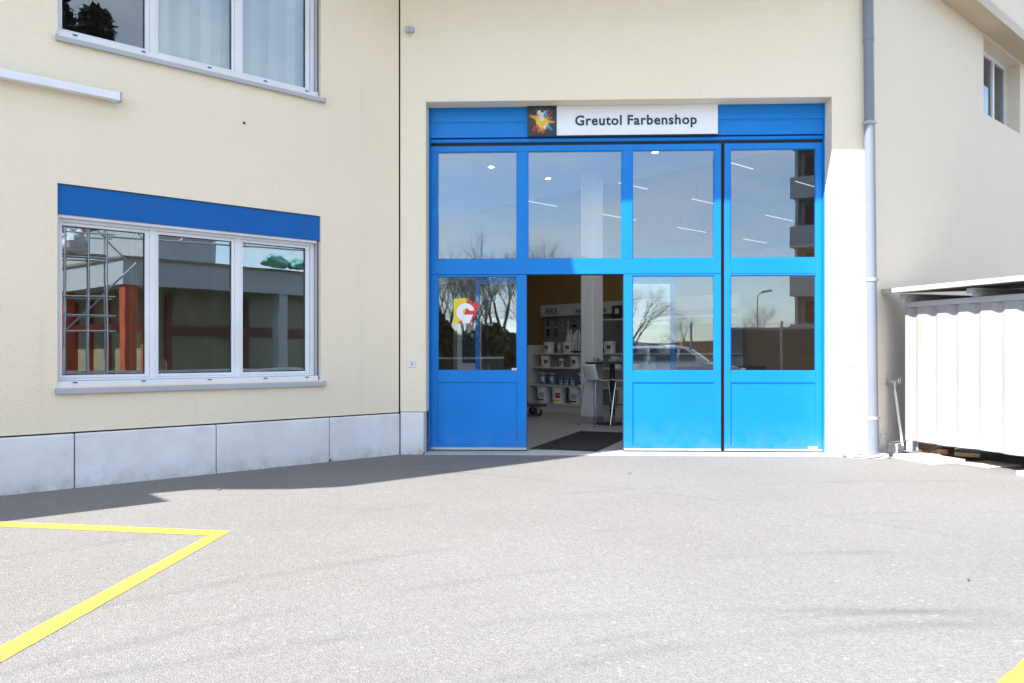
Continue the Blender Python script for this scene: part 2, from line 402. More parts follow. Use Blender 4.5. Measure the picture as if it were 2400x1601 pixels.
hb = MB(); k = 48
for i in range(k):
    a0, a1 = R(180 + 180*i/k), R(180 + 180*(i+1)/k)
    h0, h1 = (9 + 3*math.sin(i*.9) + 2*math.sin(i*2.3+1) for i in (i, i+1))
    r = 420
    p = lambda a, rr, z: (rr*math.cos(a), rr*math.sin(a), z)
    hb.add([p(a0,r,-.2), p(a1,r,-.2), p(a1,r+60,h1), p(a0,r+60,h0), p(a1,r+260,-.3), p(a0,r+260,-.3)], [(0,1,2,3),(3,2,4,5)])
struct(hb.obj('hills', M['hill'], smooth=True))

# ================================================================== the shop building
B = thing('shop_building', 'cream rendered commercial building around the blue shop gate', 'building', J)
def wall(x0, x1, z0, z1, holes, th):
    b = MB(); xs = sorted({x0, x1, *[h[0] for h in holes], *[h[1] for h in holes]}); zs = sorted({z0, z1, *[h[2] for h in holes], *[h[3] for h in holes]})
    inside = lambda x, z: any(h[0] < x < h[1] and h[2] < z < h[3] for h in holes)
    for i in range(len(xs)-1):
        for j in range(len(zs)-1):
            if inside((xs[i]+xs[i+1])/2, (zs[j]+zs[j+1])/2): continue
            a, c, d, e = xs[i], xs[i+1], zs[j], zs[j+1]
            b.add([(a,0,d),(c,0,d),(c,0,e),(a,0,e)], [(0,1,2,3)]); b.add([(a,th,d),(c,th,d),(c,th,e),(a,th,e)], [(3,2,1,0)])
    def rim(a, c, d, e, flip):
        q = [[(a,0,d),(a,th,d),(a,th,e),(a,0,e)], [(c,0,d),(c,0,e),(c,th,e),(c,th,d)], [(a,0,d),(c,0,d),(c,th,d),(a,th,d)], [(a,0,e),(a,th,e),(c,th,e),(c,0,e)]]
        for f in q: b.add(f[::-1] if flip else f, [(0,1,2,3)])
    for h in holes: rim(*h, True)
    rim(x0, x1, z0, z1, False)
    return b
def wmesh(b, name, m, loc, rz):       # keep the winding: no normal recalculation on open shells
    me = bpy.data.meshes.new(name); me.from_pydata(b.v, [], b.f); me.materials.append(m); me.update()
    bm = bmesh.new(); bm.from_mesh(me); bmesh.ops.remove_doubles(bm, verts=bm.verts, dist=1e-5); bmesh.ops.recalc_face_normals(bm, faces=bm.faces); bm.to_mesh(me); bm.free()
    o = bpy.data.objects.new(name, me); COL.objects.link(o); o.parent = B; o.location = loc; o.rotation_euler = (0,0,rz); return o
TL = 4.2579                                            # length of the long wall up to the joint
EZ = 6.26                                              # underside of the eaves
LW = W0 - J
win_lo = (.452, 3.165, .955, 2.853); win_up = (.452, 3.165, 4.235, 5.95)
wl = wall(-4.2, TL-.012, .528, EZ, [win_lo, win_up], .36)
wmesh(wl, 'wall', M['stucco'], LW, AL)
wg = wall(.010, 5.788, .0, EZ, [(.33, 5.325, -.3, 4.404)], .262)
# the gate opening reaches the ground: drop the sill strip
wg = MB()
for a, c, d, e in ((.010, .33, .0, 4.404), (5.325, 5.788, .0, 4.404), (.010, 5.788, 4.404, EZ)):
    pass
prof = [(.010, .535), (.33, .535), (.33, 4.404), (5.325, 4.404), (5.325, 0), (5.788, 0), (5.788, EZ), (.010, EZ)]
def extr(poly, cells, th):
    b = MB()
    for cl in cells:
        a, c, d, e = cl
        b.add([(a,0,d),(c,0,d),(c,0,e),(a,0,e)], [(0,1,2,3)]); b.add([(a,th,d),(c,th,d),(c,th,e),(a,th,e)], [(3,2,1,0)])
    n = len(poly)
    for i in range(n):
        (x, z), (x2, z2) = poly[i], poly[(i+1) % n]
        b.add([(x,0,z),(x2,0,z2),(x2,th,z2),(x,th,z)], [(3,2,1,0)])
    return b
cells = [(.010,.33,.535,4.404), (.010,.33,4.404,EZ), (.33,5.325,4.404,EZ), (5.325,5.788,4.404,EZ), (5.325,5.788,0,4.404)]
wmesh(extr(prof, cells, .40), 'wall', M['stucco_white'], (0,0,0), AG)
wr = wall(.004, 15, 0, EZ, [(4.03, 5.86, 5.02, 6.22)], .40)
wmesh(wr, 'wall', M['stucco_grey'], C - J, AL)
# dark expansion joint between the two wings (set back, ragged filler)
b = MB(); b.box(-.014, .014, .03, .2, 0, EZ)
jn = [(-.012, z) for z in ()]
b.obj('expansion_joint', M['joint'], B, (0,0,0), (AL+AG)/2)
# plinth slabs
def plinth(x0, x1, top, loc, rz, y0=-.022, bot=-.02):
    b = MB(); b.box(x0, x1, y0, .24, bot, top); b.obj('plinth_panel', M['plinth'], B, loc, rz, bevel=.012)
for x0, x1 in ((-4.2, -1.40), (-1.39, .588), (.597, 1.934), (1.942, 3.266), (3.274, TL-.012)):
    plinth(x0, x1, .512, LW, AL)
plinth(.012, .305, .526, (0,0,0), AG, -.015)
b = MB(); b.box(-4.2, TL-.02, .02, .34, .0, .527); b.obj('plinth_core', M['joint'], B, LW, AL)
# hole left by an anchor in the render
b = MB(); b.lathe([(.0, 0), (.013, 0), (.013, .01), (.0, .01)], 10)
o = b.obj('anchor_hole', M['dark'], B, LW + U*2.245 + N*.001 + Vector((0,0,3.754)), AL); o.rotation_euler = (R(90), 0, AL)
# roof and eaves
def Lp(t, out): p = W0 + U*t + N*out; return (p.x, p.y)
def isect(P, d, Q, e):
    den = d.x*e.y - d.y*e.x; t = ((Q.x-P.x)*e.y - (Q.y-P.y)*e.x) / den; return P + d*t
eL, eG, eR = .756, 1.36, .34
c1 = isect(W0 + N*eL, U, J - GI*eG, G); c2 = isect(J - GI*eG, G, C + N*eR, U)
roof = [Lp(-4.69,-.35), Lp(-3.63,.57), Lp(-3.25,eL), (c1.x,c1.y), (c2.x,c2.y), tuple((C + U*15 + N*eR)[:2]), tuple((C + U*15 - N*14)[:2]), Lp(-4.69,-14)]
b = MB(); b.prism([(x-J.x, y-J.y) for x, y in roof], EZ, EZ+.16); b.obj('roof', M['soffit'], B)
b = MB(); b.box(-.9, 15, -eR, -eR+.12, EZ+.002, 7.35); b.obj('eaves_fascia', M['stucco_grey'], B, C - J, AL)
# low wing and canopy added unseen beyond the left edge to shape the ground shadow
b = MB(); b.box(-20, -4.21, 0, 8, 0, 3.8); b.obj('shadow_wing', M['stucco'], B, LW, AL)
b = MB(); b.box(-20, -2.555, -.75, -.002, 3.8, 3.92); b.obj('shadow_canopy', M['stucco_grey'], B, LW, AL)
# outer walls that close the building behind
b = MB(); b.box(-4.2, -3.9, .37, 14, 0, EZ-.002); b.obj('wall', M['stucco'], B, LW, AL)
b = MB(); b.box(-4.2, 27.5, 13.7, 14, 0, EZ-.002); b.obj('wall', M['wallin'], B, LW, AL)

# ---- windows of the long wall
def window(op, zb, zt, shutter, panes, blinds):
    x0, x1 = op[0], op[1]; q0, q1 = .115, .19
    f = MB()
    f.box(x0+.022, x0+.06, q0-.02, q1, zb, zt); f.box(x1-.075, x1-.03, q0-.02, q1, zb, zt)
    for a, c in ((panes[0][1]+.042, panes[1][0]-.031), (panes[1][1]+.034, panes[2][0]-.029)): f.box(a, c, q0-.008, q1, zb, zt)
    f.box(x0+.06, x1-.075, q0-.02, q1, zb, zb+.022); f.box(x0+.06, x1-.075, q0-.02, q1, zt-.03, zt)
    w = f.obj('window', M['white'], B, LW, AL, bevel=.003)
    for i, (a, c) in enumerate(panes):
        sa = x0+.062 if i == 0 else a-.030
        sc = c+.041 if i == 0 else (c+.033 if i == 1 else c+.05)
        s = MB(); s.box(sa, a, q0, q1-.012, zb+.023, zt-.031); s.box(c, sc, q0, q1-.012, zb+.023, zt-.031)
        s.box(a, c, q0, q1-.012, zb+.023, zb+.053); s.box(a, c, q0, q1-.012, zt-.062, zt-.031)
        s.obj('sash', M['white'], w, bevel=.004)
        g = MB(); g.box(a-.003, c+.003, q0+.028, q0+.036, zb+.05, zt-.059); g.obj('pane', M['glass2' if shutter else 'glass3'], w)
        g = MB(); g.frame(a, c, zb+.053, zt-.062, .006, q0+.018, q0+.027); g.obj('gasket', M['dark'], w)
    # bottom rail, drain caps, guide rail and sill
    s = MB(); s.box(x0+.005, x1-.022, .02, q0+.03, zb-.055, zb-.002); s.box(x0+.005, x1-.022, .055, q0+.03, zb-.03, zb-.0022); s.obj('bottom_rail', M['white'], w, bevel=.003)
    for x in (.585, 1.20, 1.86, 2.48, 2.98):
        s = MB(); s.box(x, x+.038, .012, .03, zb-.020, zb-.011); s.obj('drain_cap', M['dark'], w)
    for xa, xb in ((x1-.027, x1-.001), (x0+.001, x0+.02)):
        s = MB(); s.box(xa, xb, .045, .105, zb-.03, zt+.02); s.obj('guide_rail', M['alu'], w)
    s = MB(); s.box(x1-.020, x1-.010, .040, .0448, zb-.03, zt+.02); s.obj('guide_slot', M['dark'], w)
    s = MB(); s.add([(x0-.018,-.045,zb-.075),(x1+.045,-.045,zb-.075),(x1+.045,.05,zb-.056),(x0-.018,.05,zb-.056),
                     (x0-.018,-.045,zb-.118),(x1+.045,-.045,zb-.118),(x1+.045,-.002,zb-.112),(x0-.018,-.002,zb-.112)],
                    [(0,1,2,3),(0,4,5,1),(1,5,6,2),(2,6,7,3),(3,7,4,0),(4,7,6,5)]); s.obj('sill', M['sill'], w, bevel=.003)
    for x in (x0-.018, x1+.033):
        s = MB(); s.box(x, x+.012, -.047, .0, zb-.119, zb-.062); s.obj('sill_end', M['sill'], w)
    if shutter:
        s = MB(); s.box(x0+.003, x1-.004, .018, .20, 2.569, 2.846); s.obj('shutter_box', M['bluebox'], w, bevel=.004, label='blue metal roller shutter box over the window')
        s = MB(); s.box(x0+.01, x1-.03, .04, q1, zt, 2.5685); s.obj('head_board', M['white'], w)
        for x in (1.02, 1.09, 2.03, 2.10, 2.62):
            s = MB(); s.box(x, x+.03, .03, .0385, zt+.022, zt+.030); s.obj('clip', M['alu'], w)
    for x0b, x1b in blinds:
        x = x0b; i = 0
        while x < x1b:
            s = MB(); a = R(-26 + rnd.uniform(-15, 15) + (24 if i % 4 == 0 else 0)); dx, dy = math.cos(a)*.063, math.sin(a)*.063
            cx = x+.05
            s.add([(cx-dx,.245-dy,zb-.0),(cx+dx,.245+dy,zb-.0),(cx+dx,.245+dy,zt),(cx-dx,.245-dy,zt),(cx-dx,.246-dy,zb-.0),(cx+dx,.246+dy,zb-.0),(cx+dx,.246+dy,zt),(cx-dx,.246-dy,zt)],
                  [(0,1,2,3),(7,6,5,4)]); s.obj('blind_slat', M['blind'], w); x += .108; i += 1
    return w
PN = [(.500, 1.263), (1.394, 2.157), (2.283, 3.034)]
window(win_lo, 1.006, 2.541, True, PN, [])
window(win_up, 4.286, 5.93, False, PN, [(1.43, 2.16), (2.20, 3.06)])
# rooms behind the windows
b = MB(); b.box(-3.89, TL+.9, .37, 6.2, 3.15, 3.40); b.obj('floor_slab', M['wallin'], B, LW, AL)
b = MB(); b.box(-3.89, TL+.6, 5.2, 5.35, .0, 3.14); b.box(-3.89, TL+.6, 6.0, 6.19, 3.41, EZ-.01); b.obj('partition', M['ochre'], B, LW, AL)
b = MB(); b.box(TL-.35, TL-.2, .37, 6.1, .0, 3.14); b.box(TL-.35, TL-.2, .37, 5.9, 3.41, EZ-.01); b.obj('partition', M['wallin'], B, LW, AL)
b = MB()
for i in range(22):
    x = .62 + i*.062; b.box(x, x+.05, .42+.02*math.sin(i*1.1), .435+.02*math.sin(i*1.1), .9, 2.5)
# yellow curtain gathered behind the first mullion
b = MB()
pts = [(1.18 + i*.012, .34 + .018*math.sin(i*1.5)) for i in range(8)]
for i in range(7):
    (a, c), (d, e) = pts[i], pts[i+1]; b.add([(a,c,.9),(d,e,.9),(d,e,2.56),(a,c,2.56)], [(0,1,2,3)])
b.obj('curtain', mat('mustard_curtain', (.36, .22, .05), .9, var=.1), B, LW, AL, smooth=True)

# ---- small window of the side wall
f = MB(); zb, zt = 5.02, 6.22; q0 = .215
f.frame(4.03, 5.86, zb, zt, .06, q0, q0+.07); f.box(4.60, 4.70, q0-.006, q0+.07, zb+.06, zt-.06)
f.box(5.16, 5.24, q0-.006, q0+.07, zb+.06, zt-.06)
w = f.obj('window', M['white'], B, C - J, AL, bevel=.003)
for a, c in ((4.09, 4.60), (4.70, 5.16), (5.24, 5.80)):
    g = MB(); g.box(a, c, q0+.03, q0+.038, zb+.06, zt-.06); g.obj('pane', M['glass2'], w)
g = MB(); g.box(4.03, 5.86, q0+.2, q0+.21, zb, zt); g.obj('net_curtain', M['blind'], w)

# ---- things fixed to the walls
t = thing('awning_rail', 'white box-section awning rail on the cream wall, cut off by the left picture edge', 'awning rail', W0 + U*.0 + Vector((0,0,3.70)), AL)
b = MB(); b.box(-2.2, .966, -.115, -.035, 0, .078); b.obj('casing', M['white'], t, bevel=.006)
b = MB(); b.box(.967, .985, -.118, -.02, -.004, .086); b.obj('end_cap', M['sill'], t, bevel=.003)
for x in (-1.6, -.2, .8):
    b = MB(); b.box(x, x+.06, -.034, 0, .012, .066); b.obj('bracket', M['sill'], t)
t = thing('sensor_box', 'small grey twin sensor box with cable loop beside the wall joint', 'sensor', J + G*.075 + Vector((0,0,5.265)), AG)
b = MB(); b.box(0, .052, -.045, 0, 0, .068); b.obj('housing', M['sill'], t, bevel=.004)
b = MB(); b.box(.054, .105, -.045, 0, 0, .068); b.obj('housing', M['sill'], t, bevel=.004)
b = MB(); b.tube([(.035,-.02,0),(.036,-.02,-.03),(.05,-.02,-.052),(.068,-.02,-.048),(.078,-.02,-.02),(.08,-.02,0)], .004, 6); b.obj('cable', M['sill'], t, smooth=True)
t = thing('door_notice', 'small white square plate with dark pictogram left of the gate', 'plate', J + G*.118 + Vector((0,0,1.087)), AG)
b = MB(); b.box(0, .084, -.016, 0, 0, .084); b.obj('plate', M['white'], t, bevel=.004)
b = MB(); b.prismy([(.034,.056),(.031,.048),(.034,.038),(.046,.038),(.050,.048),(.047,.056)], -.0175, -.0165); b.obj('pictogram', M['print'], t)
for z, a, c in ((.070, .014, .066), (.028, .022, .062), (.014, .022, .060)):
    b = MB(); b.box(a, c, -.0175, -.0165, z, z+.006); b.obj('print_line', M['printb'], t)
t = thing('junction_cover', 'square white cover plate flush on the sunlit wall beside the downpipe', 'cover plate', J + G*5.53 + Vector((0,0,1.108)), AG)
b = MB(); b.box(0, .082, -.008, 0, 0, .082); b.obj('plate', M['stucco_white'], t, bevel=.003)

# ---- downpipe
t = thing('downpipe', 'grey round rainwater downpipe at the corner right of the gate', 'downpipe', J + G*5.792 - GI*.085, AG)
topx = -.066
def px(z): return topx * z / 5.6
def seg(z0, z1, r, name='pipe_section', m='pipe'):
    b = MB(); b.tube([(px(z0),0,z0),(px(z1),0,z1)], r, 28); return b.obj(name, M[m], t, smooth=True)
seg(.02, .498, .064); seg(.499, 2.17, .0605); seg(2.171, 4.07, .0605); seg(4.071, 5.07, .0585); seg(5.071, EZ-.01, .062)
seg(5.045, 5.085, .0635, 'socket')
for z in (.46, 2.135, 4.035):
    b = MB(); b.tube([(px(z),0,z),(px(z),0,z+.04)], .067, 28); b.box(px(z)-.085, px(z)-.06, -.012, .012, z+.008, z+.032); b.box(px(z)+.06, px(z)+.085, -.012, .012, z+.008, z+.032)
    b.box(px(z)-.008, px(z)+.008, .06, .085, z+.01, z+.03)
    b.obj('pipe_clip', M['pipe_l'], t, smooth=True)

# ---- rough concrete at the foot of the corner
def lump(b, jit=.008, cuts=5):
    me = b.mesh('x', M['conc']); bm = bmesh.new(); bm.from_mesh(me)
    bmesh.ops.subdivide_edges(bm, edges=bm.edges, cuts=cuts, use_grid_fill=True)
    for v in bm.verts: v.co += Vector((rnd.uniform(-1,1), rnd.uniform(-1,1), rnd.uniform(-1,1))) * jit
    bm.to_mesh(me); bm.free(); return me
def raw(name, me, loc, rz, parent=None):
    o = bpy.data.objects.new(name, me); COL.objects.link(o); o.location = loc; o.rotation_euler = (0,0,rz); o.parent = parent; return o
b = MB(); b.box(.30, 2.6, -.20, .0, -.02, .15); raw('wall_footing', lump(b, .006), C - J, AL, B)
b = MB(); b.box(5.50, 5.93, -.20, -.002, -.02, .055); raw('pipe_footing', lump(b, .006), (0,0,0), AG, B)
b = MB(); b.box(.02, .30, -.06, .0, -.02, .24); raw('wall_footing', lump(b, .005), C - J, AL, B)
b = MB(); b.box(5.325, 5.50, -.05, -.002, -.01, .018); raw('wall_footing', lump(b, .004), (0,0,0), AG, B)

# ---- doorway threshold and the shop floor
b = MB(); b.box(.31, 5.34, -.03, .42, -.01, .012); b.obj('threshold', M['thresh'], B, (0,0,0), AG, bevel=.004)
INT = J                                     # interior grid: x = along the long walls, y = away from the side wall
b = MB(); b.prism([(.20,-.02),(5.78,-.02),(5.9,.1),(5.78,.4),(.1,.4)], .002, .008)
fl = MB()
pf = [J + G*.05 + GI*.405, J + G*5.75 + GI*.405, C + U*15 - N*.41, J + U*24 - N*13.6, J - N*13.6, J - N*.4]
fl.prism([(p.x, p.y) for p in pf], .002, .010); struct(fl.obj('shop_floor', M['floor']))
cl = MB(); cl.prism([(p.x-J.x, p.y-J.y) for p in [J + G*.02 + GI*.405, J + G*5.76 + GI*.405, J + U*6.1 + N*3.6, J + U*6.1 - N*9.5, J - N*9.5, J - N*.4]], 4.52, 4.62); cl.obj('ceiling', M['ceil'], B)
cl = MB(); cl.box(6.11, 23, -3.7, 13.6, 5.35, 5.45); cl.obj('ceiling', M['ceil2'], B, (0,0,0), AL)
cl = MB(); cl.box(6.02, 6.10, -3.65, 9.5, 4.63, 5.6); cl.obj('ceiling_edge', M['ceil'], B, (0,0,0), AL)
b = MB(); b.box(22.8, 23, -3.6, 13.6, 0, 5.4); b.obj('back_wall', M['wallin'], B, (0,0,0), AL)
b = MB(); b.box(-.3, 22.8, 9.5, 9.7, 0, 5.4); b.obj('partition', M['wallin'], B, (0,0,0), AL)
# lamps in the ceiling (lit in the photograph)
for x, y in ((1.9, -.35), (3.3, -.35), (4.7, -.35), (2.0, 2.2), (3.4, 2.2), (4.8, 2.2), (4.0, -2.3), (5.4, -2.3)):
    t = thing('ceiling_spot', 'small lit round downlight in the white shop ceiling', 'downlight', J + U*x - N*y + Vector((0,0,4.50)), AL, 'downlights in the shop ceiling')
    b = MB(); b.lathe([(.0,.018),(.06,.018),(.062,.0),(.046,.0),(.046,.006),(.0,.006)], 16); b.obj('trim_ring', M['white'], t)
    b = MB(); b.lathe([(.0,.005),(.045,.005),(.045,.001),(.0,.001)], 16); b.obj('lens', M['lampspot'], t)
for x in (7.4, 10.6, 14.0, 17.6):
    for y in (-2.3, .4, 3.1, 6.0):
        t = thing('tube_light', 'lit linear tube light under the grey rear ceiling', 'tube light', J + U*x - N*y + Vector((0,0,5.0)), AL, 'tube lights at the back of the shop')
        b = MB(); b.box(0, 1.5, -.010, .010, .012, .05); b.obj('housing', M['ceil2'], t)
        b = MB(); b.box(.01, 1.49, -.009, .009, 0, .0115); b.obj('diffuser', M['tubelamp'], t)
        for xx in (.2, 1.3):
            b = MB(); b.tube([(xx,0,.05),(xx,0,.345)], .004, 5); b.obj('hanger', M['black'], t)

# ================================================================== the blue gate
GT = thing('folding_gate', 'tall blue glazed folding gate with its entrance door standing open', 'gate', J, AG)
for x0, x1 in ((.331, .350), (5.3135, 5.324)):
    b = MB(); b.box(x0, x1, .235, .34, .012, 4.402); b.obj('jamb', M['blue'], GT, bevel=.002)
b = MB(); b.box(.351, 5.313, .255, .34, 4.02, 4.402); b.box(.351, 5.313, .247, .2545, 4.215, 4.285); b.box(.351, 5.313, .2505, .2545, 4.196, 4.212); hp = b.obj('header_panel', M['blue'], GT, bevel=.003)
b = MB(); b.box(.352, 5.31, .272, .34, 3.958, 4.004); b.box(.352, 5.31, .262, .2715, 3.966, 3.985); b.obj('track_rail', M['blue'], GT, bevel=.002)
b = MB(); b.box(.352, 5.312, .30, .35, 3.90, 4.03); b.obj('seal', M['dark'], GT)
Q0, Q1 = .290, .345
def panes(leaf, rects):
    for a, c, d, e in rects:
        g = MB(); g.box(a-.004, c+.004, .312, .320, d-.004, e+.004); g.obj('pane', M['glass'], leaf)
        g = MB(); g.frame(a, c, d, e, .009, .298, .3115); g.obj('glazing_bead', M['blue'], leaf)
def infill(leaf, a, c, d, e):
    g = MB(); g.box(a-.003, c+.003, .300, .34, d-.003, e+.003); g.obj('infill_panel', M['blue'], leaf)
    g = MB(); g.frame(a+.001, c-.001, d+.001, e-.001, .010, .294, .2995); g.obj('panel_bead', M['blue'], leaf, bevel=.003)
def kick(leaf, a, c):
    g = MB(); g.box(a, c, Q0-.006, Q1, .026, .056); o = g.obj('bottom_rail', M['alu'], leaf, bevel=.002)
    g = MB(); g.box(a, c, Q0+.008, Q1-.01, .0122, .0255); g.obj('brush_seal', M['dark'], leaf)
    x = a+.03
    while x < c:
        g = MB(); g.lathe([(0,0),(.007,0),(.007,.003),(0,.003)], 8); s = g.obj('screw', M['galv'], leaf, (x, Q0-.0065, .041)); s.rotation_euler = (R(90),0,0); x += .385
f = MB()                                        # upper field of three panes and the beam below it
f.box(.352, 4.045, Q0, Q1, 3.848, 3.921); f.box(.352, 4.045, Q0, Q1, 2.274, 2.469)
for a, c in ((.352,.439), (1.459,1.599), (2.797,2.93), (3.963,4.045)): f.box(a, c, Q0, Q1, 2.4691, 3.8479)
up = f.obj('gate_leaf', M['blue'], GT, bevel=.003)
panes(up, [(.439,1.459,2.469,3.848), (1.599,2.797,2.469,3.848), (2.93,3.963,2.469,3.848)])
def low(a, c, ga, gc, name='gate_leaf'):
    f = MB(); f.box(a, ga, Q0, Q1, .057, 2.268); f.box(gc, c, Q0, Q1, .057, 2.268)
    f.box(ga, gc, Q0, Q1, 2.249, 2.268); f.box(ga, gc, Q0, Q1, .894, 1.040); f.box(ga, gc, Q0, Q1, .057, .094)
    o = f.obj(name, M['blue'], GT, bevel=.003); panes(o, [(ga,gc,1.040,2.249)]); infill(o, ga, gc, .094, .894); kick(o, a, c); return o
lf1 = low(.352, 1.582, .439, 1.459)
lf3 = low(2.819, 4.045, 2.93, 3.963)
f = MB(); a, c, ga, gc = 4.089, 5.312, 4.165, 5.232
f.box(a, ga, Q0, Q1, .057, 3.921); f.box(gc, c, Q0, Q1, .057, 3.921); f.box(ga, gc, Q0, Q1, 3.848, 3.921)
f.box(ga, gc, Q0, Q1, 2.249, 2.469); f.box(ga, gc, Q0, Q1, .894, 1.040); f.box(ga, gc, Q0, Q1, .057, .094)
lf4 = f.obj('gate_leaf', M['blue'], GT, bevel=.003)
panes(lf4, [(ga,gc,2.469,3.848), (ga,gc,1.040,2.249)]); infill(lf4, ga, gc, .094, .894); kick(lf4, a, c)
g = MB(); g.box(ga, gc, Q0-.0012, Q0-.0002, 2.271, 2.276); g.obj('leaf_joint', M['dark'], lf4)
b = MB(); b.box(4.0455, 4.0885, .318, .34, .013, 3.93); b.box(4.0455, 4.054, .296, .318, .013, 3.93); b.box(4.080, 4.0885, .296, .318, .013, 3.93); b.obj('centre_seal', M['dark'], GT)
b = MB(); b.box(1.5825, 1.5895, .296, .36, .02, 2.268); b.box(2.8115, 2.8185, .296, .36, .02, 2.268); b.box(1.59, 2.811, .30, .36, 2.262, 2.273); b.obj('door_seal', M['dark'], GT)
# the two narrow door leaves, folded back against the inside of the fixed fields
def doorleaf(x0, x1, stile):
    f = MB(); q0, q1 = .40, .45
    f.box(x0, x0+stile, q0, q1, .03, 2.24); f.box(x1-stile, x1, q0, q1, .03, 2.24)
    f.box(x0+stile, x1-stile, q0, q1, 2.16, 2.24); f.box(x0+stile, x1-stile, q0, q1, .89, 1.0); f.box(x0+stile, x1-stile, q0, q1, .03, .12)
    o = f.obj('door_leaf', M['blue'], GT, bevel=.003)
    g = MB(); g.box(x0+stile, x1-stile, .42, .426, 1.0, 2.16); g.obj('pane', M['glass'], o)
    g = MB(); g.box(x0+stile, x1-stile, .41, .44, .12, .89); g.obj('infill_panel', M['blue'], o)
    return o
doorleaf(.915, 1.575, .055); doorleaf(2.826, 3.486, .055)
# stickers
b = MB(); b.box(1.392, 1.456, .296, .2975, 1.046, 1.072); s = b.obj('sticker', M['vwhite'], lf1, bevel=.001)
for i, mm in enumerate(('printb', 'red', 'print')):
    b = MB(); b.box(1.402+i*.016, 1.412+i*.016, .2952, .2958, 1.053, 1.065); b.obj('sticker_print', M[mm], lf1)
b = MB(); b.box(5.134, 5.248, Q0-.003, Q0-.0005, .060, .090); b.obj('maker_plate', M['vwhite'], lf4)

# ---- vinyl logo on the left field
t = thing('window_logo', 'yellow and red vinyl letter G emblem on the left door pane', 'window sticker', J + G*.642 + GI*.3105 + Vector((0,0,1.648)), AG)
def vin(poly, m, y, name):
    b = MB(); b.prismy(poly, y-.0012, y); return b.obj(name, M[m], t)
vin([(0,0),(.105,0),(.165,.20),(.17,.30),(.163,.322),(.150,.330),(.142,.322),(.135,.331),(.118,.326),(.112,.316),(.095,.322),(.086,.330),(.075,.318),(.05,.315),(.03,.322),(.0,.312)], 'yel', -.001, 'yellow_field')
vin([(.055,.0),(.09,.03),(.12,.03),(.165,.20),(.182,.312),(.205,.322),(.215,.300),(.232,.292),(.245,.265),(.262,.275),(.285,.268),(.335,.235),(.225,.0)], 'red', -.0028, 'red_field')
def arc(cx, cz, r, a0, a1, n=26): return [(cx + r*math.cos(R(a0+(a1-a0)*i/n)), cz + r*math.sin(R(a0+(a1-a0)*i/n))) for i in range(n+1)]
cx, cz = .155, .142
outer = arc(cx, cz, .115, 8, 245); inner = arc(cx+.012, cz+.012, .046, 312, 25, 20)
b = MB(); n_ = 30
ro, ri = [], []
for i in range(n_+1):
    a = 12 + (248-12)*i/n_
    ro.append((cx + .117*math.cos(R(a)), cz + .117*math.sin(R(a)))); ri.append((cx+.01 + .045*math.cos(R(a+ 8)), cz+.004 + .045*math.sin(R(a+8))))
for i in range(n_):
    b.prismy([ro[i], ro[i+1], ri[i+1], ri[i]], -.0052, -.004)
b.prismy([(.105,.035),(.145,.098),(.155,.112),(.252,.112),(.205,0),(.11,0),(.118,.022)], -.0052, -.004)
b.obj('letter_field', M['vwhite'], t)
lt_ = textmesh('GREUTOL', .080, M['ink'], 'lettering', t, (.282, -.006, -.006), (R(90), R(-60), 0), .0006, .0026, sx=1.0)

# ---- shop sign on the header
t = thing('shop_sign', 'long white sign with dark shop name over the blue gate', 'sign', J + G*1.596 + GI*.245 + Vector((0,0,4.024)), AG)
b = MB(); b.box(0, .370, -.030, 0, 0, .378); b.obj('picture_panel', M['signdark'], t, bevel=.002, label='dark square panel with a multicoloured powder burst')
b = MB(); b.box(.3705, 2.394, -.030, 0, .002, .378); b.obj('name_panel', M['signwhite'], t, bevel=.002)
b = MB(); b.box(.0, 2.394, -.026, 0, -.008, -.0005); b.obj('edge_trim', M['signdark'], t)
w1 = textmesh('Greutol', .172, M['ink'], 'lettering', t, (.597, -.0335, .128), (R(90),0,0), .0015, .0040, spacing=1.09)
w2 = textmesh('Farbenshop', .172, M['ink'], 'lettering', t, (.597 + max(v.co.x for v in w1.data.vertices) + .064, -.0335, .128), (R(90),0,0), .0015, .0040, spacing=1.09)
M['b_white'] = mat('powder_white', (.72,.74,.75), .8, var=.25, vscale=14); M['b_or'] = mat('powder_orange', (.80,.33,.05), .8, var=.3, vscale=14)
M['b_ye'] = mat('powder_yellow', (.85,.60,.08), .8, var=.2, vscale=14); M['b_re'] = mat('powder_red', (.62,.06,.05), .8, var=.3, vscale=14)
M['b_bl'] = mat('powder_blue', (.05,.32,.68), .8, var=.3, vscale=14); M['b_gr'] = mat('powder_green', (.08,.26,.10), .8, var=.4, vscale=14)
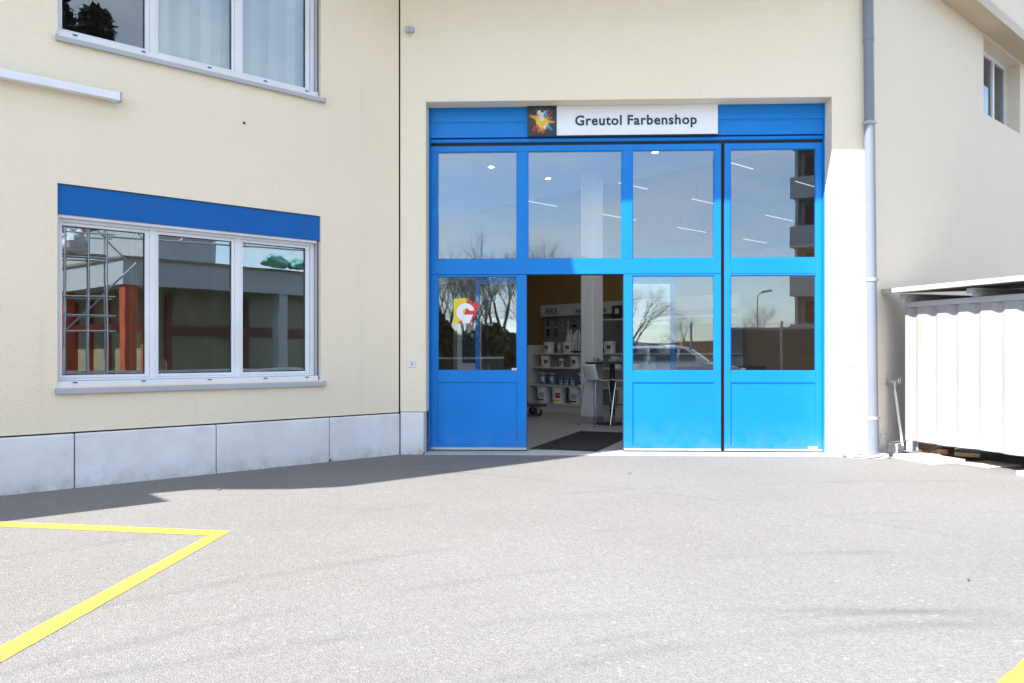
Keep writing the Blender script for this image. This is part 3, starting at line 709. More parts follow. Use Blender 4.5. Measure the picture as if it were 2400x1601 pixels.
def plume(ang, ln, wd, m, y, cx=.185, cz=.185):
    r2 = random.Random(int(ang*7+ln*999)); b = MB()
    d = Vector((math.cos(R(ang)), math.sin(R(ang)))); q = Vector((-d.y, d.x)); n = 34
    left, right = [], []
    for i in range(n+1):
        u_ = i/n; w_ = wd*(.55+.45*math.sin(min(1, u_*1.2)*math.pi*.6))*(1-.75*u_**5)
        for lst, sg in ((left, 1), (right, -1)):
            k_ = ln*(u_ + r2.uniform(-.05,.05)); p = d*k_ + q*(sg*w_*(1 + r2.uniform(-.35,.30))); lst.append((cx+p.x, cz+p.y))
    poly = left + [(cx+d.x*ln*(1+r2.uniform(-.08,.08)) + q.x*wd*s_*.4, cz+d.y*ln*(1+r2.uniform(-.08,.08)) + q.y*wd*s_*.4) for s_ in (.8,.3,-.3,-.8)] + right[::-1]
    nn = len(poly); c0 = (cx+d.x*ln*.5, cz+d.y*ln*.5)
    b.add([(c0[0], y, c0[1])] + [(x, y, z) for x, z in poly], [(0, i+1, (i+1) % nn+1) for i in range(nn)])
    for i in range(70):                                   # loose grains of powder round the plume
        k_ = ln*r2.uniform(.35, 1.16); o = wd*r2.gauss(0, 1.0); p = d*k_ + q*o; x, z = cx+p.x, cz+p.y; e = r2.uniform(.0012, .0034)
        if .008 < x < .362 and .008 < z < .370: b.add([(x-e,y-.00003,z-e*.6),(x+e,y-.00003,z-e*.3),(x,y-.00003,z+e)], [(0,1,2)])
    b.obj('powder_plume', M[m], t)
yb = -.0303
for i, (a, l_, w_, m) in enumerate(((110,.150,.036,'b_white'), (70,.140,.034,'b_white'), (90,.105,.05,'b_white'), (62,.165,.020,'b_bl'), (42,.165,.010,'b_re'), (20,.135,.026,'b_gr'),
    (318,.165,.024,'b_bl'), (226,.165,.030,'b_re'), (252,.15,.022,'b_gr'), (272,.155,.034,'b_re'), (266,.125,.032,'b_or'), (292,.11,.024,'b_white'), (155,.17,.026,'b_or'), (354,.155,.020,'b_or'), (140,.095,.045,'b_ye'), (200,.075,.04,'b_ye'), (335,.085,.045,'b_ye'), (262,.09,.036,'b_ye'), (88,.05,.055,'b_ye'), (100,.08,.028,'b_white'))):
    plume(a, l_, w_, m, yb - i*.00012)

# ================================================================== inside the shop
def at(u_, w_, z=0): return J + U*u_ - N*w_ + Vector((0,0,z))       # interior grid
# column
cp = Vector((1.43, 14.24, 0))
t = thing('column', 'square white column standing in the shop doorway view', 'column', cp, AL)
b = MB(); b.box(-.143, .143, -.143, .143, .125, 4.515); b.obj('shaft', M['wallin'], t, bevel=.018)
b = MB(); b.box(-.146, .146, -.146, .146, .010, .1245); b.obj('base_band', mat('grey_base_band', (.34,.35,.37), .6), t, bevel=.01)
for i in range(4):
    b = MB(); b.box(-.150, -.1445, .03, .09, 1.78-i*.028, 1.783-i*.028); b.obj('scuff_mark', M['printb'], t)
# doormat
t = thing('doormat', 'large black doormat lying askew inside the open door', 'doormat', (.231, 10.42, .011), R(-20.5))
b = MB(); b.box(0, .90, 0, 2.44, 0, .008); b.obj('rubber_base', M['black'], t)
b = MB(); b.box(.025, .875, .025, 2.415, .0082, .013); b.obj('pile', M['mat'], t)
# shelving unit: front face at u = 6.3, runs across the view
SU, SL = 6.3, 4.35                                   # depth position, left end
t = thing('shelving_unit', 'white metal shop shelving with four loaded tiers behind the column', 'shelf', at(SU, SL, .01), AL)
def sb(name, x0, x1, y0, y1, z0, z1, m='shelf', **k):
    b = MB(); b.box(x0, x1, y0, y1, z0, z1); return b.obj(name, M[m], t, **k)
LEN = 5.0                                            # local -y runs to the right in the picture
sb('end_panel', 0.02, .50, 0, .03, 0, 1.42)
sb('back_panel', .50, .52, -LEN, 0, 0, 1.2, 'shelf')
sb('pegboard', .495, .52, -LEN, 0, 1.201, 2.2, 'peg')
sb('plinth', .02, .06, -LEN, -.001, 0, .145)
for z, d in ((.15, .0), (.53, .06), (.915, .10), (1.215, .13)):
    for i in range(4):
        y1 = -.004 - i*LEN/4
        o = sb('shelf_board', d, .499, y1-LEN/4+.004, y1, z, z+.035)
sb('header_board', .40, .43, -LEN, 0, 2.05, 2.30, 'ceil2')
t0 = t
for i, y in enumerate((-.12, -1.05, -1.62, -2.6)):
    o = textmesh('PEKA', .17 if i == 0 else .12, M['print'], 'lettering', t0, (.398, y, 2.10 if i == 0 else 2.085), (R(90), 0, R(-90)), .001, .004, shear=.25)
b = MB(); b.box(6.95, 7.05, -3.5, 9.4, .01, 3.08); b.obj('partition', M['ochre2'], B, (0,0,0), AL)
# paint containers
def bucket(name, r, h, body, lid, label, lbl_m, cat='bucket', handle=True):
    t = thing(name, label, cat)
    b = MB(); b.lathe([(r*.90, 0), (r*.97, h*.80), (r*1.03, h*.80), (r*1.03, h*.84), (r, h*.84), (r*1.0, h*.93)], 20); b.obj('body', M[body], t, smooth=True)
    b = MB(); b.lathe([(r*1.05, h*.93), (r*1.06, h*.985), (r*.98, h), (r*.55, h*.985), (0.001, h*.985)], 20); b.obj('lid', M[lid], t, smooth=True)
    def patch(a0, a1, z0, z1, m, nm, k=1.012):
        b = MB(); n = 8
        for i in range(n):
            A, C_ = R(a0+(a1-a0)*i/n), R(a0+(a1-a0)*(i+1)/n)
            rr = lambda z: r*(.90+.07*min(1, z/(h*.8)))*k
            b.add([(rr(z0)*math.cos(A), rr(z0)*math.sin(A), z0), (rr(z0)*math.cos(C_), rr(z0)*math.sin(C_), z0), (rr(z1)*math.cos(C_), rr(z1)*math.sin(C_), z1), (rr(z1)*math.cos(A), rr(z1)*math.sin(A), z1)], [(0,1,2,3)])
        b.obj(nm, M[m], t)
    patch(140, 235, h*.10, h*.72, lbl_m[0], 'label')
    patch(186, 226, h*.32, h*.66, lbl_m[1], 'label_print', 1.02)
    patch(150, 225, h*.12, h*.22, lbl_m[2], 'label_print', 1.02)
    if handle:
        b = MB(); b.tube([(r*1.0*math.cos(R(a)), r*1.06*math.sin(R(a)), h*.80 - (h*.30)*math.sin(R((a-90)))) for a in range(90, 271, 15)], r*.02, 5); b.obj('handle', M['galv'], t)
    return t
first = {}
def put(kind, y, z, d, label, rz=0):
    spec = {'pail': ('paint_bucket', .125, .235, 'bucket', 'bucket', ('bucket','print','printb')), 'tub': ('paint_tub', .058, .19, 'bucket', 'bucket', ('printb','print','print')),
            'drum': ('paint_drum', .165, .335, 'bucket', 'bucket', ('bucket','printb','print')), 'reddrum': ('paint_drum', .165, .335, 'bucket', 'bucket', ('vwhite','red','yel')),
            'can': ('paint_can', .088, .25, 'bluecan', 'bucket', ('printb','bucket','print')), 'canister': ('paint_canister', .125, .30, 'bucket', 'bluecan', ('bluecan','printb','print')),
            'small': ('paint_tin', .055, .15, 'bluecan', 'bluecan', ('bucket','print','printb'))}[kind]
    p = at(SU, SL) + Vector((0,0,.01+z+.0355)) + U*d + (-N)*y
    if kind not in first:
        first[kind] = bucket(*spec[:5], label, spec[5], 'bucket' if kind in ('pail','drum','reddrum','tub') else 'can', kind in ('pail','drum','reddrum'))
        o = first[kind]; o.location = p; o.rotation_euler = (0,0,AL+rz)
    else: o = dup(first[kind], p, AL+rz, label)
    o['group'] = 'paint containers on the shop shelves'
nth = ('first', 'second', 'third', 'fourth', 'fifth', 'sixth', 'seventh')
for i, y in enumerate((-.37, -.95, -1.50, -2.10, -2.95, -3.5)):
    put('pail', y, 1.215, .30, f'white paint bucket, {nth[i]} from the left on the top tier of the shelving', R(rnd.uniform(-15,15)))
for i, (kd, y) in enumerate((('pail',-.32), ('tub',-.78), ('pail',-1.20), ('tub',-1.68), ('pail',-2.3), ('pail',-3.15))):
    put(kd, y, .915, .26, f'white paint {"bucket" if kd=="pail" else "tub"}, {nth[i]} from the left on the second tier of the shelving', R(rnd.uniform(-15,15)))
for i, (kd, y) in enumerate((('can',-.28), ('can',-.58), ('small',-.83), ('small',-1.0), ('small',-1.17), ('canister',-1.46), ('can',-2.9))):
    put(kd, y, .53, .22, f'blue and white paint {"tin" if kd=="small" else ("canister" if kd=="canister" else "can")}, {nth[i]} from the left on the third tier', R(rnd.uniform(-15,15)))
for i, (kd, y) in enumerate((('drum',-.33), ('reddrum',-.78), ('drum',-1.28), ('reddrum',-1.74), ('drum',-2.6), ('drum',-3.1))):
    put(kd, y, .15, .20, f'large white paint drum{" with red print" if kd=="reddrum" else ""}, {nth[i]} from the left on the bottom tier', R(rnd.uniform(-12,12)))
# tools hanging on the back panel
for i, (y, z, ln, wd, m) in enumerate(((-.16,1.62,.40,.07,'black'), (-.40,1.62,.42,.09,'print'), (-.62,1.72,.28,.07,'wood'), (-.78,1.66,.3,.06,'printb'), (-1.5,1.66,.34,.05,'black'), (-1.62,1.62,.38,.05,'black'), (-.95,1.80,.16,.12,'black'), (-2.5,1.6,.4,.3,'black'), (-3.0,1.7,.3,.2,'print'))):
    tt = thing('hanging_brush', f'dark paint brush hanging under the header board, {("first","second","third","fourth","fifth","sixth","seventh","eighth","ninth")[i]} from the left', 'brush', at(SU+.49, SL+y, .01+z), AL, 'brushes on the shelf back')
    b = MB(); b.box(-.03, -.005, -wd/2, wd/2, 0, ln*.4); b.obj('bristle', M[m], tt)
    b = MB(); b.box(-.034, -.004, -wd/2-.004, wd/2+.004, ln*.4, ln*.5); b.obj('ferrule', M['galv'], tt)
    b = MB(); b.tube([(-.02,0,ln*.5),(-.02,0,ln*.8),(-.02,0,ln)], [.012,.016,.009], 8); b.obj('handle', M[m], tt, smooth=True)
for i, (y, z, wd, hh, m) in enumerate(((-.22,1.36,.12,.18,'wood'), (-.55,1.32,.10,.22,'printb'), (-.70,1.34,.09,.16,'red'), (-.86,1.50,.10,.12,'yel'), (-1.42,1.42,.10,.2,'bluecan'), (-1.78,1.40,.12,.26,'black'), (-2.5,1.36,.2,.3,'wood'), (-2.95,1.34,.2,.24,'print'), (-3.3,1.36,.2,.28,'printb'))):
    tt = thing('boxed_goods', f'small dim carton standing before the pegboard, {("first","second","third","fourth","fifth","sixth","seventh","eighth","ninth")[i]} from the left', 'carton', at(SU+.42, SL+y, 1.27), AL, 'cartons on the top shelf')
    b = MB(); b.box(0, .07, -wd/2, wd/2, 0, hh); b.obj('carton', M[m], tt, bevel=.003)
    b = MB(); b.box(-.0015, -.0003, -wd*.35, wd*.35, hh*.3, hh*.7); b.obj('print_panel', M['bucket'], tt)
tt = thing('roller_rack', 'wire rack of upright white roller sleeves above the top shelf tier', 'rack', at(SU+.30, SL-1.12, 1.30), AL)
b = MB(); b.box(-.06, .06, -.24, .24, 0, .01); b.obj('tray', M['galv'], tt)
for z in (.12, .22):
    b = MB(); b.tube([(-.06,-.24,z),(.06,-.24,z),(.06,.24,z),(-.06,.24,z),(-.06,-.24,z)], .004, 5); b.obj('wire', M['galv'], tt)
for i in range(11):
    b = MB(); y = -.21+i*.042; b.tube([(rnd.uniform(-.02,.02),y,.01),(rnd.uniform(-.02,.02),y,.38+rnd.uniform(-.04,.09))], .014, 8); b.obj('roller_sleeve', M['bucket'], tt, smooth=True)
sb('upper_board', .10, .399, -LEN, -2.05, 1.90, 1.925)
for i, (y, wd) in enumerate(((-2.42,.13), (-2.72,.16))):
    tt = thing('box_file', f'black box file on the upper shelf right of the column, {"left" if i==0 else "right"} one', 'box file', at(SU+.14, SL+y, 1.937), AL)
    b = MB(); b.box(0, .22, -wd, wd, 0, .26); b.obj('cover', M['black'], tt, bevel=.004)
    b = MB(); b.box(-.002, -.0005, -wd*.4, wd*.4, .10, .20); b.obj('spine_label', M['printb'], tt)
# platform trolley
t = thing('platform_trolley', 'low dark platform trolley parked by the shelving', 'trolley', (.05, 15.9, .01), AL-R(30))
b = MB(); b.box(-.55, .55, -.32, .32, .20, .245); b.obj('deck', M['wood'], t, bevel=.005)
b = MB(); b.frame(-.57, .57, 0, .05, .02, -.34, -.32); b.obj('edge_trim', M['black'], t, loc=(0,0,.197))
for x in (-.43, .43):
    for y in (-.24, .24):
        b = MB(); b.tube([(x,y-.02,.08),(x,y+.02,.08)], .08, 18); w_ = b.obj('wheel', M['black'], t, smooth=True)
        b = MB(); b.box(x-.035, x+.035, y-.035, y+.035, .162, .198); b.box(x-.02, x+.02, y-.030, y-.022, .07, .162); b.box(x-.02, x+.02, y+.022, y+.030, .07, .162); b.obj('caster_fork', M['galv'], t)
b = MB(); b.tube([(-.56,-.27,.24),(-.58,-.27,1.0),(-.58,.27,1.0),(-.56,.27,.24)], .014, 8); b.obj('push_handle', M['galv'], t, smooth=True)
for i in range(3):
    o = thing('cardboard_pack', f'flat pale pack on the trolley, {("lowest","middle","topmost")[i]} of the pile', 'pack', (-.12, 16.0, .256+i*.032), AL-R(28))
    b = MB(); b.box(-.2, .2, -.15, .15, 0, .03); b.obj('sheet', M['bucket'], o, bevel=.003)
# bar table
t = thing('bar_table', 'round dark bar table on a black pole beside the column', 'table', (1.765, 14.02, .01))
b = MB(); b.lathe([(.0,1.065),(.46,1.065),(.475,1.075),(.475,1.09),(.0,1.09)], 40); b.obj('table_top', M['black'], t)
b = MB(); b.tube([(0,0,.02),(0,0,1.064)], .045, 20); b.obj('pole', M['black'], t, smooth=True)
b = MB(); b.lathe([(.0,0),(.30,0),(.30,.012),(.06,.03),(.0,.03)], 32); b.obj('foot_plate', M['black'], t)
# glass and bowls on it
for nm, dx, dy, lb in (('glass_cup', -.30, -.10, 'small empty glass cup near the left edge of the bar table'),):
    b = MB(); b.lathe([(.028,0),(.036,.085),(.033,.085),(.026,.006),(.0,.006)], 16); tag(b.obj(nm, M['glass'], None, (1.765+dx, 14.02+dy, 1.101), smooth=True), lb, 'cup')
for dx, dy, r_, lb in ((-.02, -.22, .085, 'white bowl in the middle of the bar table'), (.16, -.16, .11, 'wide white bowl at the right of the bar table'), (-.20, .02, .06, 'small white bowl behind the glass cup')):
    b = MB(); b.lathe([(r_*.4,0),(r_*.8,.02),(r_,.055),(r_*.95,.055),(r_*.72,.024),(.0,.010)], 20); tag(b.obj('bowl', M['bucket'], None, (1.765+dx, 14.02+dy, 1.101), smooth=True), lb, 'bowl')
# bar stools: moulded white shell on a splayed chrome wire frame
def stool(loc, rz, label):
    t = thing('bar_stool', label, 'bar stool', loc, rz, 'bar stools at the round table')
    b = MB(); n, m_ = 14, 8; prof = []                                 # side profile of the shell, x forward
    for i in range(n+1):
        k_ = i/n
        if k_ < .5: a_ = k_/.5; prof.append((.205 - .34*a_, .775 - .028*math.sin(a_*math.pi) + .015*a_, .205 - .012*a_))
        else: a_ = (k_-.5)/.5; prof.append((-.135 - .055*math.sin(a_*math.pi*.5) - .02*a_, .79 + .265*a_**1.05, .19 - .02*a_))
    vs = []
    for i, (x, z, hw) in enumerate(prof):
        for j in range(m_+1):
            s_ = -1 + 2*j/m_; e_ = abs(s_)**3
            vs.append((x + (.05*e_ if i > n*.55 else 0), s_*hw, z + (.022*e_ if i <= n*.55 else 0)))
    fs = [(i*(m_+1)+j, i*(m_+1)+j+1, (i+1)*(m_+1)+j+1, (i+1)*(m_+1)+j) for i in range(n) for j in range(m_)]
    b.add(vs, fs); o = b.obj('seat_shell', M['bucket'], t, smooth=True)
    md = o.modifiers.new('thick', 'SOLIDIFY'); md.thickness = .012
    for sx in (-1, 1):
        for sy in (-1, 1):
            b = MB(); b.tube([(sx*.10, sy*.12, .755), (sx*.145, sy*.155, .74), (sx*.215, sy*.225, .012)], .0085, 8); b.obj('leg', M['chrome'], t, smooth=True)
            b = MB(); b.tube([(sx*.215, sy*.225, 0), (sx*.215, sy*.225, .02)], .013, 8); b.obj('foot_cap', M['black'], t)
    b = MB(); z = .30; k_ = .188; q_ = .198
    b.tube([(k_,-q_,z),(k_,q_,z)], .007, 6); b.obj('foot_bar', M['chrome'], t, smooth=True)
    b = MB(); b.tube([(-.10,-.12,.757),(.10,-.12,.757)], .0085, 6); b.obj('seat_support', M['chrome'], t)
    b = MB(); b.tube([(-.10,.12,.757),(.10,.12,.757)], .0085, 6); b.obj('seat_support', M['chrome'], t)
stool((1.46, 13.80, .01), R(33), 'white shell bar stool in full view at the left of the bar table')
stool((1.98, 13.72, .01), R(150), 'white shell bar stool half hidden by the door field right of the table')
# mixing machine seen through the left pane
t = thing('mixing_machine', 'tall white paint mixing cabinet behind the left door pane', 'machine', (-.62, 12.6, .01), R(10))
b = MB(); b.box(-.28, .42, -.3, .3, 0, .95); b.obj('cabinet', M['bucket'], t, bevel=.01)
b = MB(); b.box(-.28, .10, -.28, .28, .951, 1.75); b.obj('tower', M['wallin'], t, bevel=.01)
b = MB(); b.box(-.20, .02, -.29, -.2805, 1.1, 1.6); b.obj('screen', M['black'], t)
b = MB(); b.lathe([(.17,1.751),(.19,1.80),(.15,1.90),(.0,1.91)], 20, cx=-.08); b.obj('hopper', M['black'], t, smooth=True)
# sales counter
t = thing('sales_counter', 'grey sales counter behind the right gate fields', 'counter', (3.1, 13.2, .01), AL)
b = MB(); b.box(-.1, 2.2, -.35, .35, 0, .98); b.obj('carcass', M['ceil2'], t)
b = MB(); b.box(-.15, 2.25, -.4, .4, .981, 1.02); b.obj('worktop', M['black'], t, bevel=.004)
for i in range(3):
    b = MB(); b.box(i*.72, i*.72+.68, -.365, -.351, .1, .94); b.obj('front_panel', M['wallin'], t)

# ================================================================== tap, hose and storage shed by the side wall
tp = C + U*.481 + Vector((0,0,.90))
t = thing('water_tap', 'metal wall tap with round handwheel left of the white shed', 'tap', tp, AL)
b = MB(); b.lathe([(.0,0),(.045,0),(.042,.012),(.02,.018),(.0,.018)], 20); o = b.obj('rosette', M['galv'], t, smooth=True); o.rotation_euler = (R(90),0,0)
b = MB(); b.tube([(0,-.01,0),(0,-.10,0)], .017, 12); b.tube([(0,-.07,0),(0,-.105,.0)], .023, 12); b.tube([(0,-.10,0),(.0,-.15,.018)], .010, 10); b.obj('body', M['brass'], t, smooth=True)
b = MB(); b.tube([(0,-.085,0),(0,-.092,-.03),(0,-.098,-.085)], [.016,.015,.013], 10); b.tube([(0,-.098,-.086),(0,-.100,-.115)], .020, 8); b.obj('spout', M['brass'], t, smooth=True)
b = MB(); n = 20
b.tube([(.036*math.cos(2*math.pi*i/n), -.155, .02+.036*math.sin(2*math.pi*i/n)) for i in range(n+1)], .0075, 8)
for i in range(5): b.tube([(0,-.153,.02),(.036*math.cos(2*math.pi*i/5), -.155, .02+.036*math.sin(2*math.pi*i/5))], .005, 6)
b.obj('handwheel', M['brass'], t, smooth=True)
h0 = tp + N*.100 + Vector((0,0,-.116)); h1 = Vector((4.835, 9.86, .115))
b = MB(); b.tube([(0,0,0), tuple((h1-h0)*.5 + Vector((0,0,-.012))), tuple(h1-h0)], .0155, 12)
tag(b.obj('white_pipe', M['hose'], None, h0, smooth=True), 'thin white plastic pipe slanting from the wall tap down to the shed', 'pipe')

SD = Vector((.307, -.952, 0)).normalized(); SA = math.atan2(SD.y, SD.x)          # runs towards the viewer
SH = thing('storage_shed', 'white corrugated metal storage shed at the right picture edge', 'shed', (4.88, 9.88, 0), SA)
# local x = towards the viewer, local y = away from the lit face (to the right)
def profile(x):
    p = .296; u_ = ((x + .10) % p) / p
    return 0 if u_ < .42 else ((u_-.42)/.21 if u_ < .63 else (1 if u_ < .79 else (1-u_)/.21))
LEN_S = 2.3
xs = [0]
p = .296
i = 0
while True:
    base = i*p - .10
    for k_ in (0, .42, .63, .79, 1.0):
        x = base + k_*p
        if 0 < x < LEN_S and x - xs[-1] > 1e-4: xs.append(x)
    i += 1
    if base > LEN_S: break
xs.append(LEN_S)
def corr(z0, z1, y_off, th, wave=0):
    b = MB(); vs = []
    for x in xs:
        y = y_off + .028*profile(x); zb_ = z0 + (wave*math.sin(x*7.3) if wave else 0)
        vs += [(x,y,zb_),(x,y,z1),(x,y+th,z1),(x,y+th,zb_)]
    fs = []
    for i in range(len(xs)-1):
        o = i*4
        for a, c in ((0,1),(1,2),(2,3),(3,0)): fs.append((o+a, o+c, o+4+c, o+4+a))
    fs += [(0,1,2,3), tuple(len(vs)-4+i for i in (3,2,1,0))]
    b.add(vs, fs); return b
corr(.185, 1.83, 0, .004, .004).obj('corrugated_wall', M['shed'], SH)
b = MB(); b.box(-.01, LEN_S, -.008, .05, 1.831, 1.895); b.obj('top_flashing', M['shedgrey'], SH, bevel=.003)
b = MB(); b.box(-.003, .0, .0, 2.0, .2, 1.83); b.box(0, LEN_S, 2.0, 2.03, .2, 1.83); b.box(LEN_S-.03, LEN_S, .05, 2.0, .2, 1.83); b.obj('shed_wall', M['shed'], SH)
b = MB(); b.box(.02, LEN_S-.05, .06, 1.98, .21, .26); b.obj('shed_floor', M['wood'], SH)
# corrugated fibre-cement roof
b = MB(); nx = 120; vs = []
for i in range(nx+1):
    x = -.20 + (LEN_S+.4)*i/nx; z = .018*math.sin(i*2*math.pi/4.2)
    vs += [(x,-.17,2.035+z*0+.0),(x,2.3,2.15+z),(x,2.3,2.16+z),(x,-.17,2.05+z)]
fs = []
for i in range(nx):
    o = i*4
    for a, c in ((0,1),(1,2),(2,3),(3,0)): fs.append((o+a, o+c, o+4+c, o+4+a))
b.add(vs, fs + [(0,1,2,3)])
b2 = MB(); vs = []
for i in range(nx+1):
    x = -.20 + (LEN_S+.4)*i/nx; z = .016*math.sin(i*2*math.pi/4.2)
    vs += [(x,-.225,2.022+z),(x,2.3,2.142+z),(x,2.3,2.155+z),(x,-.225,2.035+z)]
fs2 = []
for i in range(nx):
    o = i*4
    for a, c in ((0,1),(1,2),(2,3),(3,0)): fs2.append((o+a, o+c, o+4+c, o+4+a))
b2.add(vs, fs2 + [(0,1,2,3)]); b2.obj('roof_sheet', M['fibre'], SH, smooth=True)
b = MB(); b.box(-.22, LEN_S+.2, -.240, -.223, 2.005, 2.062); b.obj('roof_edge', M['fibre'], SH, bevel=.004)
for x in (.03, 1.0, 2.0):
    b = MB(); b.box(x, x+.10, -.12, 2.1, 1.965, 1.99); b.box(x+.02, x+.08, -.06, 2.1, 1.897, 1.964); b.box(x, x+.10, -.12, -.10, 1.93, 1.9645); b.obj('roof_bearer', M['shedgrey'], SH)
b = MB(); b.box(.235, .247, -.0045, -.0005, 1.37, 1.66); b.obj('yellow_tape', mat('faded_yellow_tape', (.74,.62,.18), .6), SH)
def post(x):
    b = MB(); b.box(x, x+.09, .012, .03, .062, .30); b.box(x+.036, x+.052, .03, .10, .062, .30); b.box(x, x+.09, .10, .118, .062, .30); b.obj('post', M['shedgrey'], SH)
    b = MB(); b.box(x-.05, x+.15, -.04, .17, .0505, .061); b.obj('base_plate', M['galv'], SH)
    b = MB(); b.tube([(x-.03,0,.061),(x-.03,0,.11)], .008, 8); b.tube([(x-.03,0,.072),(x-.03,0,.085)], .014, 6); b.obj('anchor_bolt', M['galv'], SH)
post(.0); post(2.05)
def slab(name, label, loc, rz, dims, m='slab', tilt=0):
    b = MB(); b.box(0, dims[0], 0, dims[1], 0, dims[2]); o = b.obj(name, M[m], None, loc, rz, bevel=.006)
    o.rotation_euler = (0, tilt, rz); return o
tag(slab('paving_slab', '', (4.60, 9.62, -.002), SA+R(-2), (.64,.44,.052)), 'pale concrete slab under the left post of the white shed', 'paving slab')
tag(slab('paving_slab', '', (5.09, 9.13, .0), SA+R(3), (.42,.50,.014)), 'thin flat slab lying in the shadow under the shed', 'paving slab')
tag(slab('paving_slab', '', tuple(Vector((4.88, 9.88, -.002)) + SD*1.64 + Vector((-SD.y, SD.x, 0))*-.16), SA+R(-2), (.72,.46,.052)), 'pale slab at the right picture edge under the shed', 'paving slab')
tag(slab('brick', '', (5.12, 9.60, .05), SA+R(25), (.12,.24,.065), 'brick'), 'single reddish brick lying under the shed beside the bristles', 'brick')
tag(slab('timber_block', '', (5.20, 9.36, .055), SA+R(40), (.26,.14,.05), 'wood'), 'short raw timber block under the shed right of the brick', 'timber')
tag(slab('timber_block', '', (5.0, 9.52, .03), SA+R(50), (.12,.16,.02), 'slab'), 'flat pale offcut under the shed left of the brick', 'offcut')
t = thing('old_broom', 'brown bristle broom head standing under the shed', 'broom', (5.02, 9.74, 0), SA)
b = MB(); b.box(-.16, .16, .03, .07, .155, .185); b.obj('broom_back', M['wood'], t)
b = MB()
for i in range(150):
    x, y = rnd.uniform(-.15,.15), rnd.uniform(.035,.065); dx, dy = rnd.uniform(-.05,.05), rnd.uniform(-.06,.03)
    b.tube([(x,y,.156),(x+dx*.4,y+dy*.3,.09),(x+dx,y+dy,.012)], .0016, 3, cap=False)
b.obj('bristle', M['straw'], t)['kind'] = 'stuff'

# ---- small litter on the asphalt
for i, (x, y, s_) in enumerate(((1.23, 8.35, .03), (-2.72, 7.38, .035), (2.55, 4.45, .02), (-3.3, 5.05, .03))):
    b = MB(); b.add([(-s_,-.2*s_,.004),(0,-.45*s_,.010),(s_,0,.004),(0,.45*s_,.012),(0,0,.02)], [(0,1,4),(1,2,4),(2,3,4),(3,0,4)])
    tag(b.obj('dry_leaf', M['straw'], None, (x, y, .001), rnd.uniform(0,3)), ('tiny dry leaf on the sunlit asphalt in front of the gate', 'dry leaf by the tip of the wall shadow at the left', 'tiny dry leaf on the asphalt at the lower right', 'dry leaf on the asphalt inside the yellow bay')[i], 'leaf')

# ================================================================== across the yard (seen mirrored in the glass)
def tree(seed, height, spread, mt, levels=5, droop=0.0):
    r = random.Random(seed); tr, cr_ = MB(), MB()
    def grow(p, d, ln, rad, lv):
        pts = [p]; rads = [rad]; n = 3 if lv < 3 else 2
        for i in range(n):
            d = (d + Vector((r.uniform(-.16,.16), r.uniform(-.16,.16), r.uniform(-.05,.10) - droop*(lv > 2)*.12))).normalized()
            p = p + d*(ln/n); pts.append(p); rads.append(rad*(1-.30*(i+1)/n))
        (tr if lv < 2 else cr_).tube(pts, rads, 7 if lv == 0 else (5 if lv == 1 else 3), cap=lv < 2)
        if lv >= levels: return
        k_ = (3, 4, 4, 4, 4, 3)[min(lv, 5)]
        for i in range(k_):
            a = r.uniform(0, 2*math.pi); s_ = r.uniform(.35, .8)*spread
            o = d.orthogonal().normalized(); q = d.cross(o)
            nd = (d + (o*math.cos(a) + q*math.sin(a))*s_).normalized()
            if nd.z < -.1: nd.z *= -.5
            b0 = pts[-1] if i < 2 else pts[r.randrange(max(1, len(pts)-2), len(pts))]
            grow(b0, nd.normalized(), ln*r.uniform(.58,.80), rads[-1]*r.uniform(.5,.72), lv+1)
    grow(Vector((0,0,-.05)), Vector((0,0,1)), height*.27, height*.022, 0)
    return tr, cr_
protos = []
for sd, sp, mt, dr in ((3, .75, 'twig', 0), (11, .62, 'twigpale', .5), (23, .55, 'twig', .2)):
    tr, cr_ = tree(sd, 6, sp, mt, 6, dr)
    protos.append((tr.mesh('trunk', M['bark'], True), cr_.mesh('crown', M[mt]), max(v[2] for v in cr_.v)))
def plant(k_, px_, depth, h, label):
    tm, cm, z = protos[k_]; t = thing('bare_tree', label, 'tree', vgate(px_, depth), rnd.uniform(0,6), 'bare trees across the yard'); s_ = h/z
    for nm, me in (('trunk', tm), ('crown', cm)):
        o = bpy.data.objects.new(nm, me); COL.objects.link(o); o.parent = t
    t.scale = (s_*1.1, s_*1.1, s_)
lbls = ('reflected at the far left of the gate', 'reflected left of the gate emblem', 'reflected above the gate emblem', 'reflected beside the first mullion of the gate', 'reflected at the foot of the second upper pane', 'reflected rightmost in the second upper pane')
for i, (x, d, h, k_) in enumerate(((1035,44,6.9,2), (1085,40,6.9,2), (1140,46,7.0,0), (1190,42,7.9,2), (1258,44,8.2,0), (1315,48,7.4,2))):
    plant(k_, x, d, h, 'tall bare spring tree across the yard, ' + lbls[i])
for i, (x, d, h, k_) in enumerate(((1010,50,7.4,0), (1060,52,8.2,2), (1112,50,7.6,2), (1165,53,8.6,0), (1222,50,8.0,2), (1285,54,8.4,0))):
    plant(k_, x, d, h, 'bare tree of the rear row in the gate reflection, ' + nth[i] + ' from the left')
plant(1, 1478, 46, 5.4, 'pale budding willow tree mirrored in the third lower gate field')
plant(0, 1612, 60, 4.6, 'small spreading bare tree mirrored right of the third lower gate field centre')
plant(0, 1792, 60, 5.3, 'round bare tree mirrored under the street lamp in the right gate field')
